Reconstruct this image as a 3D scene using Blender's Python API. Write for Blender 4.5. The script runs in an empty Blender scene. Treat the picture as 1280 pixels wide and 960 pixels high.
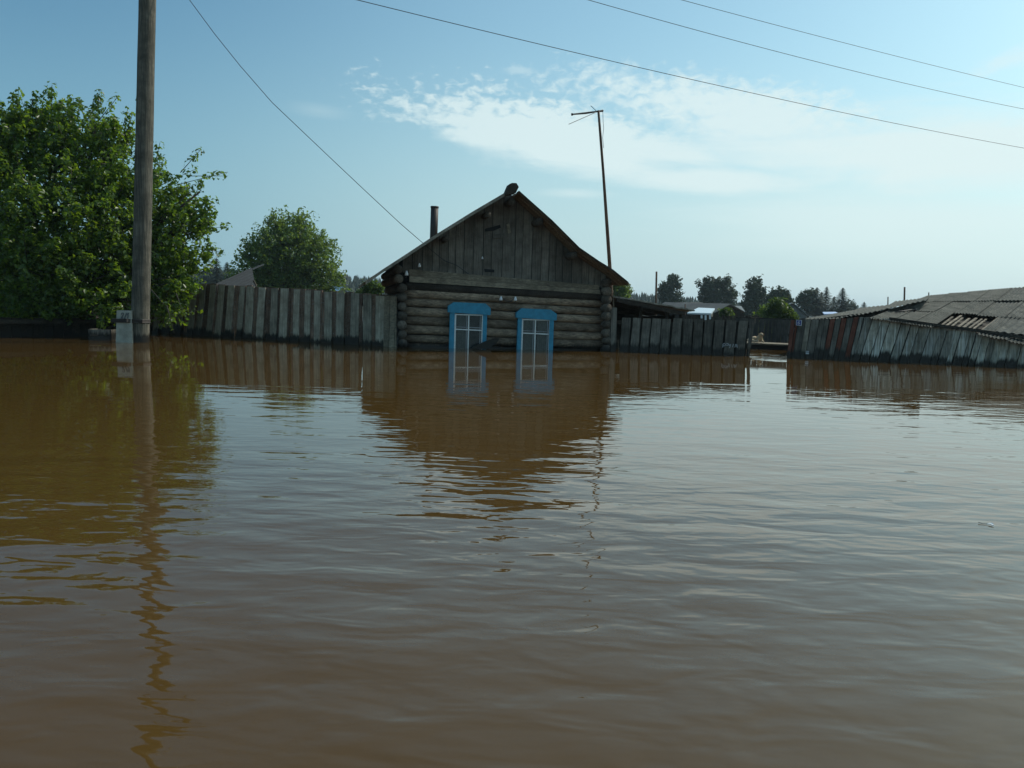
import bpy, math, random
import numpy as np
from mathutils import Vector, Matrix
random.seed(7); RNG = np.random.default_rng(11)
S = bpy.context.scene; C = S.collection
R = math.radians
# ------------------------------------------------------------------ camera
F = 1000.0; H = 1.10
ROLL = math.atan(0.030); PITCH = math.atan(0.102 * math.cos(ROLL))
fw = Vector((0, math.cos(PITCH), -math.sin(PITCH))); up0 = Vector((0, math.sin(PITCH), math.cos(PITCH))); r0 = Vector((1, 0, 0))
cr = math.cos(ROLL) * r0 + math.sin(ROLL) * up0; cu = -math.sin(ROLL) * r0 + math.cos(ROLL) * up0
CAM = Vector((0, 0, H))
cd = bpy.data.cameras.new('camera'); cam = bpy.data.objects.new('camera', cd); C.objects.link(cam)
cd.sensor_width = 36; cd.lens = 36 * F / 1280; cd.clip_start = 0.05; cd.clip_end = 5000
M = Matrix((cr, cu, -fw)).transposed().to_4x4(); M.translation = CAM; cam.matrix_world = M
S.camera = cam
# ------------------------------------------------------------------ light
SUN_AZ, SUN_EL = R(62), R(44)
sv = Vector((math.sin(SUN_AZ) * math.cos(SUN_EL), math.cos(SUN_AZ) * math.cos(SUN_EL), math.sin(SUN_EL)))
sl = bpy.data.lights.new('sun', 'SUN'); sl.energy = 2.4; sl.angle = R(0.6); sl.color = (1.0, 0.95, 0.86)
so = bpy.data.objects.new('sun', sl); C.objects.link(so); so.rotation_euler = sv.to_track_quat('Z', 'Y').to_euler(); so.location = (20, 10, 30)
S.view_settings.view_transform = 'Standard'; S.view_settings.look = 'None'
S.view_settings.gamma = 1; S.view_settings.exposure = 0.13
S.cycles.max_bounces = 6; S.cycles.volume_bounces = 0; S.cycles.transparent_max_bounces = 8
S.cycles.use_denoising = True
S.cycles.sample_clamp_indirect = 4

def yh(x): return 378 + 0.03 * (x - 640)
def ray(x, y): return fw * F + cr * (x - 640) - cu * (y - 480)
def wat(x, y):
    d = ray(x, y); return CAM + d * (-H / d.z)
def atY(x, y, Y):
    d = ray(x, y); return CAM + d * (Y / d.y)

# ------------------------------------------------------------------ world: sky + thin high clouds
W = bpy.data.worlds.new('World'); S.world = W; W.use_nodes = True
nt = W.node_tree; nt.nodes.clear()
class NT:
    def __init__(s, nt): s.t = nt
    def n(s, typ, **k):
        o = s.t.nodes.new(typ)
        for a, v in k.items(): setattr(o, a, v)
        return o
    def l(s, a, b): s.t.links.new(a, b)
    def put(s, sock, v):
        if isinstance(v, bpy.types.NodeSocket): s.l(v, sock)
        else: sock.default_value = v
    def m(s, op, a, b=None, c=None, clamp=False):
        o = s.n('ShaderNodeMath', operation=op, use_clamp=clamp)
        s.put(o.inputs[0], a)
        if b is not None: s.put(o.inputs[1], b)
        if c is not None: s.put(o.inputs[2], c)
        return o.outputs[0]
    def mix(s, f, a, b, typ='MIX'):
        o = s.n('ShaderNodeMix', data_type='RGBA', blend_type=typ)
        s.put(o.inputs[0], f); s.put(o.inputs[6], a); s.put(o.inputs[7], b)
        return o.outputs[2]
    def ramp(s, f, pts):
        o = s.n('ShaderNodeValToRGB'); s.put(o.inputs[0], f)
        e = o.color_ramp.elements
        while len(e) < len(pts): e.new(0.5)
        for i, (p, c) in enumerate(pts):
            e[i].position = p; e[i].color = c if hasattr(c, '__len__') else (c, c, c, 1)
        return o.outputs[0]
    def sm(s, v, a, b):
        o = s.n('ShaderNodeMapRange', interpolation_type='SMOOTHSTEP'); s.put(o.inputs[0], v)
        o.inputs[1].default_value = a; o.inputs[2].default_value = b; return o.outputs[0]
    def noise(s, vec, scale, detail=4, rough=0.5, dist=0.0):
        o = s.n('ShaderNodeTexNoise'); s.put(o.inputs['Vector'], vec)
        o.inputs['Scale'].default_value = scale; o.inputs['Detail'].default_value = detail
        o.inputs['Roughness'].default_value = rough; o.inputs['Distortion'].default_value = dist
        return o.outputs[0]
    def mapping(s, vec, scale=(1, 1, 1), loc=(0, 0, 0), rot=(0, 0, 0)):
        o = s.n('ShaderNodeMapping'); s.put(o.inputs[0], vec)
        o.inputs[1].default_value = loc; o.inputs[2].default_value = rot; o.inputs[3].default_value = scale
        return o.outputs[0]
    def comb(s, x, y, z=0.0):
        o = s.n('ShaderNodeCombineXYZ'); s.put(o.inputs[0], x); s.put(o.inputs[1], y); s.put(o.inputs[2], z); return o.outputs[0]
w = NT(nt)
out = w.n('ShaderNodeOutputWorld'); bg = w.n('ShaderNodeBackground'); bg.inputs[1].default_value = 0.125
sky = w.n('ShaderNodeTexSky', sky_type='NISHITA'); sky.sun_disc = False
sky.sun_elevation = SUN_EL; sky.sun_rotation = SUN_AZ; sky.altitude = 100; sky.air_density = 1.1; sky.dust_density = 2.0; sky.ozone_density = 1.5
tc = w.n('ShaderNodeTexCoord'); sx = w.n('ShaderNodeSeparateXYZ'); w.l(tc.outputs['Generated'], sx.inputs[0])
dx, dy, dz = sx.outputs
az = w.m('ARCTAN2', dx, dy); el = w.m('ARCSINE', dz)
zc = w.m('MAXIMUM', dz, 0.03)
pl = w.comb(w.m('DIVIDE', dx, zc), w.m('DIVIDE', dy, zc))
tint = w.mix(1.0, sky.outputs[0], (0.84, 1.10, 1.02, 1), 'MULTIPLY')
ae = w.comb(az, el)
n1 = w.noise(w.mapping(ae, (7, 16, 1), rot=(0, 0, 0.12)), 1.0, 6, 0.6, 0.6)      # big shapes
n2 = w.noise(w.mapping(ae, (60, 105, 1)), 1.0, 3, 0.55, 0.4)                       # small puffs
n3 = w.noise(w.mapping(ae, (3, 30, 1), rot=(0, 0, -0.1)), 1.0, 5, 0.6, 0.5)       # streaks
def blob(a0, e0, ra, re, rot=0.0):
    ca, sa = math.cos(rot), math.sin(rot)
    a = w.m('SUBTRACT', az, a0); e = w.m('SUBTRACT', el, e0)
    p = w.m('ADD', w.m('MULTIPLY', a, ca / ra), w.m('MULTIPLY', e, sa / ra))
    q = w.m('ADD', w.m('MULTIPLY', a, -sa / re), w.m('MULTIPLY', e, ca / re))
    d = w.m('SQRT', w.m('ADD', w.m('POWER', w.m('ABSOLUTE', p), 2.0), w.m('POWER', w.m('ABSOLUTE', q), 2.0)))
    return w.m('SUBTRACT', 1.0, d)
wob = w.m('MULTIPLY', w.m('SUBTRACT', n1, 0.5), 1.1); wob2 = w.m('MULTIPLY', w.m('SUBTRACT', n2, 0.5), 1.5); wob3 = w.m('MULTIPLY', w.m('SUBTRACT', n3, 0.5), 1.2)
puff = w.m('MULTIPLY', wob2, w.sm(el, 0.175, 0.235))
def cloud(b, lo, hi, k, *add):
    v = b
    for q in add: v = w.m('ADD', v, q)
    return w.m('MULTIPLY', w.sm(v, lo, hi), k)
clouds = [cloud(blob(0.06, 0.195, 0.23, 0.050, -0.16), 0.0, 0.55, 0.80, wob, puff, wob3),
          cloud(blob(0.28, 0.222, 0.26, 0.040, -0.17), -0.1, 0.7, 0.80, wob, puff),
          cloud(blob(0.22, 0.152, 0.17, 0.022, -0.06), 0.0, 0.7, 0.78, wob, wob3),
          cloud(blob(0.48, 0.176, 0.32, 0.055, -0.10), -0.2, 0.7, 0.85, wob, wob3),
          cloud(blob(0.46, 0.100, 0.34, 0.055, -0.03), -0.2, 1.1, 0.55, wob3),
          cloud(blob(0.61, 0.365, 0.10, 0.10, 0.9), -0.1, 1.2, 0.40, wob, wob3),
          cloud(blob(0.54, 0.262, 0.06, 0.012, 0.25), 0.0, 1.0, 0.45, wob, wob2),
          cloud(blob(-0.24, 0.215, 0.05, 0.012, -0.05), 0.0, 1.2, 0.22, wob3),
          cloud(blob(0.07, 0.134, 0.07, 0.009, -0.03), 0.0, 1.0, 0.45, wob3),
          cloud(blob(0.00, 0.272, 0.03, 0.006, 0.0), 0.0, 1.0, 0.3, wob, wob2)]
cl = clouds[0]
for b in clouds[1:]: cl = w.m('MAXIMUM', cl, b)
# rest of the sky, behind and above the camera: scattered thin cloud
far = w.m('MULTIPLY', w.sm(w.noise(pl, 1.1, 5, 0.6, 0.5), 0.5, 0.8), w.sm(dy, 0.5, 0.1))
cl = w.m('MAXIMUM', cl, w.m('MULTIPLY', far, 0.4))
hz = w.m('MULTIPLY', w.sm(el, 0.34, 0.0), 0.85)
side = w.m('MULTIPLY', w.sm(az, -0.55, 0.75), w.sm(az, 2.6, 1.4))
tint = w.mix(hz, tint, w.mix(side, (2.95, 4.5, 5.3, 1), (5.1, 6.35, 7.0, 1)))
cc = w.mix(cl, tint, (5.9, 6.9, 7.0, 1))
cc = w.mix(w.m('MULTIPLY', w.sm(az, 0.02, -0.6), w.sm(az, -3.0, -1.6)), w.mix(1.0, cc, (0.95, 0.96, 0.95, 1), 'MULTIPLY'), w.mix(1.0, cc, (0.58, 0.70, 0.78, 1), 'MULTIPLY'))
w.l(cc, bg.inputs[0]); w.l(bg.outputs[0], out.inputs[0])

# ------------------------------------------------------------------ materials
def newmat(name):
    m = bpy.data.materials.new(name); m.use_nodes = True; m.node_tree.nodes.clear()
    t = NT(m.node_tree); o = t.n('ShaderNodeOutputMaterial'); p = t.n('ShaderNodeBsdfPrincipled'); t.l(p.outputs[0], o.inputs[0])
    return m, t, p, o
WK = 0.80
def wood(name, a, b, axis='Z', wet=True, rough=0.85, bark=None, var=0.55, fleck=0.0, patch=None):
    """weathered wood; grain along axis; random tone per board; a wet foot where it stands in the flood"""
    m, t, p, o = newmat(name)
    a = tuple(q * WK * k for q, k in zip(a, (1.14, 1.03, .90))); b = tuple(q * WK * k for q, k in zip(b, (1.14, 1.03, .90)))
    tcn = t.n('ShaderNodeTexCoord'); g = t.n('ShaderNodeNewGeometry'); rnd = g.outputs['Random Per Island']
    off = t.n('ShaderNodeVectorMath', operation='ADD'); t.l(tcn.outputs['Object'], off.inputs[0])
    t.l(t.comb(t.m('MULTIPLY', rnd, 31.0), t.m('MULTIPLY', rnd, 17.0), t.m('MULTIPLY', rnd, 23.0)), off.inputs[1])
    sc = {'Z': (38, 38, 1.6), 'X': (1.6, 38, 38), 'Y': (38, 1.6, 38)}[axis]
    v = off.outputs[0]
    gr = t.noise(t.mapping(v, sc), 1.0, 5, 0.65, 0.3)
    bl = t.noise(v, 3.5, 5, 0.65)
    sp = t.noise(v, 26, 3, 0.6)
    c = t.mix(t.ramp(gr, [(0.36, 0.0), (0.64, 1.0)]), (*a, 1), (*b, 1))
    c = t.mix(t.ramp(bl, [(0.38, 0.0), (0.68, 0.75)]), c, (a[0] * 0.55, a[1] * 0.52, a[2] * 0.5, 1))
    if patch: c = t.mix(t.m('MULTIPLY', t.sm(t.noise(t.mapping(v, {'Z': (14, 14, .7)}.get(axis, (3, 3, 3))), 1.6, 5, 0.7), 0.46, 0.66), 0.5), c, (*patch, 1))
    if fleck: c = t.mix(t.m('MULTIPLY', t.sm(sp, 0.56, 0.66), fleck), c, (0.2, 0.19, 0.17, 1))
    k = t.m('MULTIPLY_ADD', t.m('FRACT', t.m('MULTIPLY', rnd, 7.13)), var, 1.0 - var * 0.55)
    kc = t.n('ShaderNodeCombineColor'); 
    for i in range(3): t.l(k, kc.inputs[i])
    c = t.mix(1.0, c, kc.outputs[0], 'MULTIPLY')
    if wet:
        sp_ = t.n('ShaderNodeSeparateXYZ'); t.l(g.outputs['Position'], sp_.inputs[0])
        wn = t.noise(t.mapping(v, (22, 22, 2.5)), 1.0, 4, 0.7)
        lim = t.m('ADD', sp_.outputs[2], t.m('MULTIPLY', t.m('SUBTRACT', wn, 0.5), -0.32))
        lim = t.m('ADD', lim, t.m('MULTIPLY_ADD', rnd, -0.22, 0.09))
        f = t.sm(lim, 0.19, 0.09)
        c = t.mix(f, c, (0.022, 0.020, 0.017, 1))
        t.l(t.m('MULTIPLY_ADD', f, -0.45, rough), p.inputs['Roughness'])
    else: p.inputs['Roughness'].default_value = rough
    t.l(c, p.inputs['Base Color'])
    bp = t.n('ShaderNodeBump'); bp.inputs['Strength'].default_value = 0.8; bp.inputs['Distance'].default_value = 0.016
    t.l(t.m('ADD', gr, t.m('MULTIPLY', sp, 0.5)), bp.inputs['Height']); t.l(bp.outputs[0], p.inputs['Normal'])
    p.inputs['Specular IOR Level'].default_value = 0.25
    return m
def plain(name, c, rough=0.7, metal=0.0, n=6.0, amt=0.35, dark=0.5):
    m, t, p, o = newmat(name)
    tcn = t.n('ShaderNodeTexCoord')
    f = t.ramp(t.noise(tcn.outputs['Object'], n, 6, 0.65), [(0.35, 0.0), (0.7, 1.0)])
    t.l(t.mix(t.m('MULTIPLY', f, amt), (*c, 1), (c[0] * dark, c[1] * dark, c[2] * dark, 1)), p.inputs['Base Color'])
    p.inputs['Roughness'].default_value = rough; p.inputs['Metallic'].default_value = metal
    return m
def leafmat(name, c, tr, shine=0.45, mixf=0.35):
    m, t, p, o = newmat(name)
    g = t.n('ShaderNodeNewGeometry'); rnd = g.outputs['Random Per Island']
    c2 = (c[0] * 1.9, c[1] * 1.55, c[2] * 1.2, 1); c1 = (c[0] * 0.6, c[1] * 0.65, c[2] * 0.8, 1)
    t.l(t.mix(rnd, c1, c2), p.inputs['Base Color']); p.inputs['Roughness'].default_value = shine; p.inputs['Specular IOR Level'].default_value = 0.4
    tl = t.n('ShaderNodeBsdfTranslucent'); t.l(t.mix(rnd, (tr[0] * 0.7, tr[1] * 0.75, tr[2], 1), (tr[0] * 1.5, tr[1] * 1.25, tr[2], 1)), tl.inputs[0])
    mx = t.n('ShaderNodeMixShader'); mx.inputs[0].default_value = mixf
    t.l(p.outputs[0], mx.inputs[1]); t.l(tl.outputs[0], mx.inputs[2]); t.l(mx.outputs[0], o.inputs[0])
    return m
MAT = dict(
    darkgap=wood('gap shade boards', (0.02, 0.02, 0.02), (0.045, 0.044, 0.04), 'Z', var=0.5),  # near-black colour, so the gaps between fence boards read as shade
    log=wood('weathered log', (0.14, 0.115, 0.092), (0.46, 0.38, 0.30), 'X', var=0.75),
    logend=wood('log end grain', (0.10, 0.095, 0.085), (0.24, 0.225, 0.20), 'Y', var=0.9),
    gable=wood('gable boards', (0.15, 0.148, 0.138), (0.25, 0.245, 0.228), 'Z', wet=False, var=0.8),
    tie=wood('tie board', (0.19, 0.18, 0.15), (0.40, 0.37, 0.30), 'X', wet=False, var=0.3),
    soffit=wood('roof boards underside', (0.20, 0.15, 0.10), (0.40, 0.31, 0.21), 'Y', wet=False, var=0.4),
    roofedge=wood('roof edge', (0.25, 0.25, 0.23), (0.55, 0.55, 0.50), 'Y', wet=False, var=0.3),
    fence=wood('grey fence boards', (0.30, 0.295, 0.26), (0.60, 0.59, 0.52), 'Z', var=0.6),
    bark=wood('bark edged slabs', (0.12, 0.085, 0.068), (0.36, 0.26, 0.21), 'Z', var=0.8, fleck=0.8),
    fence2=wood('dark grey fence boards', (0.11, 0.113, 0.108), (0.25, 0.25, 0.235), 'Z', var=0.7),
    fence2b=wood('far dark fence boards', (0.07, 0.078, 0.08), (0.15, 0.16, 0.16), 'Z', wet=False, var=0.6),
    redb=wood('red brown boards', (0.15, 0.06, 0.045), (0.24, 0.10, 0.075), 'Z', var=0.2),
    limed=wood('limewashed boards', (0.22, 0.24, 0.225), (0.60, 0.61, 0.56), 'Z', var=0.85, patch=(0.85, 0.86, 0.80)),
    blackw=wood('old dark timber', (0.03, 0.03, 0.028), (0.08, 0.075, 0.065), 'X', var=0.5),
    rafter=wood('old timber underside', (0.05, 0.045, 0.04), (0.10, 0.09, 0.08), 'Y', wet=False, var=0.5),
    pole=wood('utility pole wood', (0.075, 0.08, 0.072), (0.25, 0.245, 0.215), 'Z', var=0.1, patch=(0.06, 0.062, 0.055)),
    mast=wood('mast wood', (0.10, 0.07, 0.055), (0.2, 0.14, 0.11), 'Z', wet=False, var=0.1),
    batten=wood('pale battens', (0.16, 0.145, 0.12), (0.42, 0.38, 0.32), 'Y', wet=False, var=0.5),
    concrete=plain('concrete', (0.38, 0.38, 0.32), 0.9, n=7, amt=0.8),
    blue=plain('blue paint', (0.035, 0.28, 0.43), 0.6, n=9, amt=0.75, dark=0.55),
    white=plain('white flaking paint', (0.84, 0.84, 0.80), 0.6, n=30, amt=0.5, dark=0.35),
    porcelain=plain('porcelain', (0.85, 0.85, 0.85), 0.25, amt=0.0),
    curtain=plain('curtain cloth', (0.36, 0.40, 0.35), 0.9, n=18, amt=0.6, dark=0.25),
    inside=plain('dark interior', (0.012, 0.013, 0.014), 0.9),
    metal=plain('sooty iron', (0.06, 0.05, 0.045), 0.6, 0.4, n=12, amt=0.6),
    wire=plain('wire', (0.03, 0.03, 0.035), 0.6, 0.0),
    alu=plain('dull metal', (0.25, 0.26, 0.27), 0.5, 0.6),
    silver=plain('galvanised sheet', (0.62, 0.70, 0.74), 0.35, 0.3, amt=0.25, dark=0.7),
    brownr=plain('brown grey roofing', (0.22, 0.20, 0.175), 0.9, n=1.5, amt=0.5),
    greysheet=plain('shade darkened sheet', (0.014, 0.020, 0.026), 0.85, n=3, amt=0.5),  # colour darkened to imitate the shade of a slope turned from the sun
    greyr=plain('grey roofing', (0.17, 0.19, 0.19), 0.9, n=1.5, amt=0.4),
    signblue=plain('enamel blue', (0.02, 0.03, 0.22), 0.3, amt=0.1),
    signwhite=plain('enamel white', (0.5, 0.52, 0.55), 0.4, amt=0.2),
    chalk=plain('chalk paint', (0.33, 0.34, 0.34), 0.9, amt=0.5),
    ink=plain('dark paint', (0.10, 0.11, 0.11), 0.8, amt=0.2),
    fur=plain('cream fur', (0.55, 0.42, 0.27), 0.95, n=14, amt=0.5, dark=0.6),
    furdark=plain('tan fur', (0.30, 0.19, 0.10), 0.95, n=14, amt=0.4, dark=0.6),
    black=plain('black', (0.01, 0.01, 0.01), 0.4),
    whitebit=plain('white feather', (0.9, 0.9, 0.88), 0.8, amt=0.05),
    bluewhite=plain('pale blue sheet', (0.45, 0.55, 0.75), 0.6, amt=0.1),
    barkt=plain('tree bark', (0.07, 0.06, 0.045), 0.9, n=8, amt=0.6),
    leaf=leafmat('near leaves', (0.058, 0.110, 0.028), (0.22, 0.38, 0.02), 0.34, 0.42),
    leaf2=leafmat('round tree leaves', (0.065, 0.120, 0.036), (0.24, 0.38, 0.035), 0.5, 0.38),
    leaf3=leafmat('far tree leaves', (0.03, 0.055, 0.034), (0.05, 0.085, 0.035), 0.6, 0.25),
    leaf4=leafmat('bush leaves', (0.045, 0.085, 0.022), (0.13, 0.22, 0.025), 0.5, 0.38),
    needle=leafmat('needles', (0.018, 0.036, 0.024), (0.02, 0.035, 0.02), 0.7, 0.12),
    hill=plain('hill ground', (0.04, 0.06, 0.03), 0.95, n=0.05),
)
# corrugated asbestos-cement roofing, lichen stained
def slate_mat():
    m, t, p, o = newmat('old fibre cement sheets')
    tcn = t.n('ShaderNodeTexCoord'); g = t.n('ShaderNodeNewGeometry'); rnd = g.outputs['Random Per Island']
    v = tcn.outputs['Object']
    a = t.noise(v, 2.2, 6, 0.7); b = t.noise(v, 14, 5, 0.7)
    c = t.mix(t.ramp(a, [(0.35, 0.0), (0.65, 1.0)]), (0.055, 0.058, 0.050, 1), (0.125, 0.122, 0.105, 1))
    c = t.mix(t.m('MULTIPLY', t.sm(b, 0.55, 0.68), 0.6), c, (0.02, 0.022, 0.02, 1))
    c = t.mix(t.m('MULTIPLY', t.sm(t.noise(v, 5, 4, 0.6), 0.54, 0.7), 0.6), c, (0.20, 0.185, 0.15, 1))
    k = t.m('MULTIPLY_ADD', rnd, 0.9, 0.55); kc = t.n('ShaderNodeCombineColor')
    for i in range(3): t.l(k, kc.inputs[i])
    c = t.mix(1.0, c, kc.outputs[0], 'MULTIPLY')
    st = t.noise(t.mapping(v, (7, 1.3, 3), rot=(0, 0, R(42))), 1.0, 5, 0.75)
    c = t.mix(t.m('MULTIPLY', t.sm(st, 0.50, 0.64), 0.75), c, (0.028, 0.03, 0.026, 1))
    c = t.mix(t.m('MULTIPLY', t.sm(t.noise(v, 32, 4, 0.7), 0.55, 0.66), 0.5), c, (0.22, 0.21, 0.18, 1))
    t.l(c, p.inputs['Base Color']); p.inputs['Roughness'].default_value = 0.9; p.inputs['Specular IOR Level'].default_value = 0.15
    return m
MAT['slate'] = slate_mat()
def water_mat():
    m, t, p, o = newmat('muddy flood water')
    g = t.n('ShaderNodeNewGeometry'); P = g.outputs['Position']
    sp = t.n('ShaderNodeSeparateXYZ'); t.l(P, sp.inputs[0]); X, Y, Z = sp.outputs
    c = t.mix(t.noise(P, 0.35, 4, 0.6), (0.076, 0.041, 0.010, 1), (0.096, 0.053, 0.014, 1))
    t.l(c, p.inputs['Base Color'])
    p.inputs['Roughness'].default_value = 0.03; p.inputs['IOR'].default_value = 1.40
    # wave trains: short ripples, wavelets, long swell
    a = t.noise(t.mapping(P, (2.8, 5.8, 1), rot=(0, 0, R(8))), 1.0, 2, 0.5, 0.35)
    b = t.noise(t.mapping(P, (0.9, 2.3, 1), rot=(0, 0, R(-16))), 1.0, 2, 0.5, 0.3)
    d = t.noise(t.mapping(P, (0.35, 1.1, 1), rot=(0, 0, R(-10))), 1.0, 2, 0.5)
    e = t.noise(t.mapping(P, (6.5, 12, 1), rot=(0, 0, R(5))), 1.0, 2, 0.5)
    # sheltered water close to the fences and the bank is nearly still
    pat = t.noise(t.mapping(P, (0.16, 0.45, 1)), 1.0, 3, 0.6)
    sh = t.m('ADD', Y, t.m('MULTIPLY', t.m('SUBTRACT', pat, 0.5), 5.0))
    sh = t.m('SUBTRACT', sh, t.m('MULTIPLY', X, 0.42))
    still = t.sm(sh, 12.8, 9.0)
    left = t.m('MAXIMUM', t.sm(t.m('ADD', X, t.m('MULTIPLY', Y, 0.30)), -1.5, 0.6), t.m('MULTIPLY', t.sm(Y, 7.5, 4.5), 0.75))        # lee of the trees
    mid = t.m('MULTIPLY_ADD', t.sm(Y, 7.5, 3.0), 0.70, 0.30)
    gap = t.m('MULTIPLY', t.sm(t.m('ABSOLUTE', t.m('SUBTRACT', X, 6.15)), 1.0, 0.35), t.sm(Y, 17.0, 18.2))      # the flood runs through the gap in the fences
    still = t.m('MAXIMUM', still, t.m('MULTIPLY', gap, 2.2))
    amp = t.m('MULTIPLY', t.m('ADD', t.m('MULTIPLY', still, 0.92), 0.08), t.m('MULTIPLY_ADD', left, 0.45, 0.55))
    amp = t.m('MULTIPLY', amp, mid); amp2 = amp
    hgt = t.m('ADD', t.m('MULTIPLY', a, 0.0100), t.m('MULTIPLY', e, 0.0016))
    hgt = t.m('MULTIPLY', hgt, amp2)
    hgt = t.m('ADD', hgt, t.m('MULTIPLY', b, t.m('MULTIPLY', amp, 0.020)))
    hgt = t.m('ADD', hgt, t.m('MULTIPLY', d, t.m('MULTIPLY', amp, 0.021)))
    bp = t.n('ShaderNodeBump'); bp.inputs['Strength'].default_value = 1.0; bp.inputs['Distance'].default_value = 1.0
    t.l(hgt, bp.inputs['Height']); t.l(bp.outputs[0], p.inputs['Normal'])
    return m
MAT['water'] = water_mat()

# ------------------------------------------------------------------ builders
WL = {}
class MB:
    def __init__(s): s.v = []; s.f = []
    def prism(s, pts, vec):
        n = len(pts); b = len(s.v); vec = Vector(vec)
        s.v += [Vector(p) for p in pts] + [Vector(p) + vec for p in pts]
        s.f.append(tuple(range(b, b + n))); s.f.append(tuple(range(b + 2 * n - 1, b + n - 1, -1)))
        for i in range(n):
            j = (i + 1) % n; s.f.append((b + i, b + n + i, b + n + j, b + j))
        return s
    def box(s, c, u, v, w_):
        """centre + three half-extent vectors"""
        c, u, v, w_ = map(Vector, (c, u, v, w_))
        return s.prism([c - u - v - w_, c + u - v - w_, c + u + v - w_, c - u + v - w_], 2 * w_)
    def bar(s, a, b, wd, th, side):
        a, b = Vector(a), Vector(b); d = (b - a).normalized(); sd = Vector(side); sd = (sd - d * sd.dot(d)).normalized(); o = d.cross(sd)
        return s.box((a + b) / 2, (b - a) / 2, sd * wd / 2, o * th / 2)
    def strip(s, cen, side, outv, wd, th, jit=0.0):
        """board through centre points; wd per point"""
        b = len(s.v); n = len(cen)
        for i, c in enumerate(cen):
            wl = wd / 2 * (1 + random.uniform(-jit, jit)); wr = wd / 2 * (1 + random.uniform(-jit, jit))
            s.v += [c - side * wl + outv * th / 2, c + side * wr + outv * th / 2, c + side * wr - outv * th / 2, c - side * wl - outv * th / 2]
        for i in range(n - 1):
            for k in range(4):
                a0 = b + 4 * i + k; a1 = b + 4 * i + (k + 1) % 4
                s.f.append((a0, a1, a1 + 4, a0 + 4))
        s.f.append((b + 3, b + 2, b + 1, b)); e = b + 4 * (n - 1); s.f.append((e, e + 1, e + 2, e + 3))
        return s
    def tube(s, pts, rad, seg=8, jit=0.0):
        pts = [Vector(p) for p in pts]; n = len(pts)
        if not hasattr(rad, '__len__'): rad = [rad] * n
        b = len(s.v); ref = None
        for i, p in enumerate(pts):
            d = (pts[min(i + 1, n - 1)] - pts[max(i - 1, 0)]).normalized()
            if ref is None: ref = d.orthogonal().normalized()
            ref = (ref - d * ref.dot(d)).normalized(); o = d.cross(ref)
            for k in range(seg):
                a = 2 * math.pi * k / seg; r = rad[i] * (1 + random.uniform(-jit, jit))
                s.v.append(p + (ref * math.cos(a) + o * math.sin(a)) * r)
        for i in range(n - 1):
            for k in range(seg):
                k2 = (k + 1) % seg; s.f.append((b + i * seg + k, b + i * seg + k2, b + (i + 1) * seg + k2, b + (i + 1) * seg + k))
        s.f.append(tuple(range(b + seg - 1, b - 1, -1))); s.f.append(tuple(range(b + (n - 1) * seg, b + n * seg)))
        return s
def link(o, parent, world):
    C.objects.link(o); WL[o.name] = Vector(world)
    if parent is not None:
        o.parent = parent; o.location = Vector(world) - WL[parent.name]
    else: o.location = world
def tag(o, label=None, cat=None, group=None, kind=None):
    if label: o['label'] = label
    if cat: o['category'] = cat
    if group: o['group'] = group
    if kind: o['kind'] = kind
    return o
def thing(name, loc, label, cat, group=None):
    o = bpy.data.objects.new(name, None); o.empty_display_size = 0.3; link(o, None, loc); return tag(o, label, cat, group)
def part(name, mb, mat, parent=None, smooth=False, origin=None):
    org = WL[parent.name] if parent is not None else (Vector(origin) if origin is not None else Vector((0, 0, 0)))
    me = bpy.data.meshes.new(name); me.from_pydata([tuple(p - org) for p in mb.v], [], mb.f); me.validate()
    me.materials.append(MAT[mat] if isinstance(mat, str) else mat)
    import bmesh
    bm = bmesh.new(); bm.from_mesh(me); bmesh.ops.recalc_face_normals(bm, faces=bm.faces); bm.to_mesh(me); bm.free()
    if smooth: me.polygons.foreach_set('use_smooth', [True] * len(me.polygons))
    o = bpy.data.objects.new(name, me); link(o, parent, org); return o
def npmesh(name, V, Fq, mat, parent=None, origin=None):
    """V (n,3) numpy world coords, Fq (m,k) faces"""
    org = WL[parent.name] if parent is not None else (Vector(origin) if origin is not None else Vector((0, 0, 0)))
    V = np.asarray(V, dtype=np.float32) - np.array(org, dtype=np.float32); k = Fq.shape[1]
    me = bpy.data.meshes.new(name); me.vertices.add(len(V)); me.vertices.foreach_set('co', V.ravel())
    me.loops.add(Fq.size); me.loops.foreach_set('vertex_index', Fq.astype(np.int32).ravel())
    me.polygons.add(len(Fq)); me.polygons.foreach_set('loop_start', np.arange(0, Fq.size, k, dtype=np.int32)); me.polygons.foreach_set('loop_total', np.full(len(Fq), k, dtype=np.int32))
    me.update(calc_edges=True); me.validate(); me.materials.append(MAT[mat])
    o = bpy.data.objects.new(name, me); link(o, parent, org); return o
class Plane:
    """upright plane on the water through two photo points (or a point and an angle)"""
    def __init__(s, P0, u): s.P = Vector(P0); s.u = Vector(u).normalized(); s.n = Vector((s.u.y, -s.u.x, 0))   # n faces the camera
    def at(s, x, y, o=0.0):
        d = ray(x, y); q = s.P + s.n * o; return CAM + d * ((q - CAM).dot(s.n) / d.dot(s.n))
    def uz(s, U, z, o=0.0): return s.P + s.u * U + s.n * o + Vector((0, 0, z))
    def U(s, x, y, o=0.0): return (s.at(x, y, o) - s.P).dot(s.u)
def plane2(a, b):
    A, B = wat(*a), wat(*b); return Plane(A, B - A)
def lerp(tab, x):
    if x <= tab[0][0]: return tab[0][1]
    for (a, va), (b, vb) in zip(tab, tab[1:]):
        if x <= b: return va + (vb - va) * (x - a) / (b - a)
    return tab[-1][1]

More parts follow.
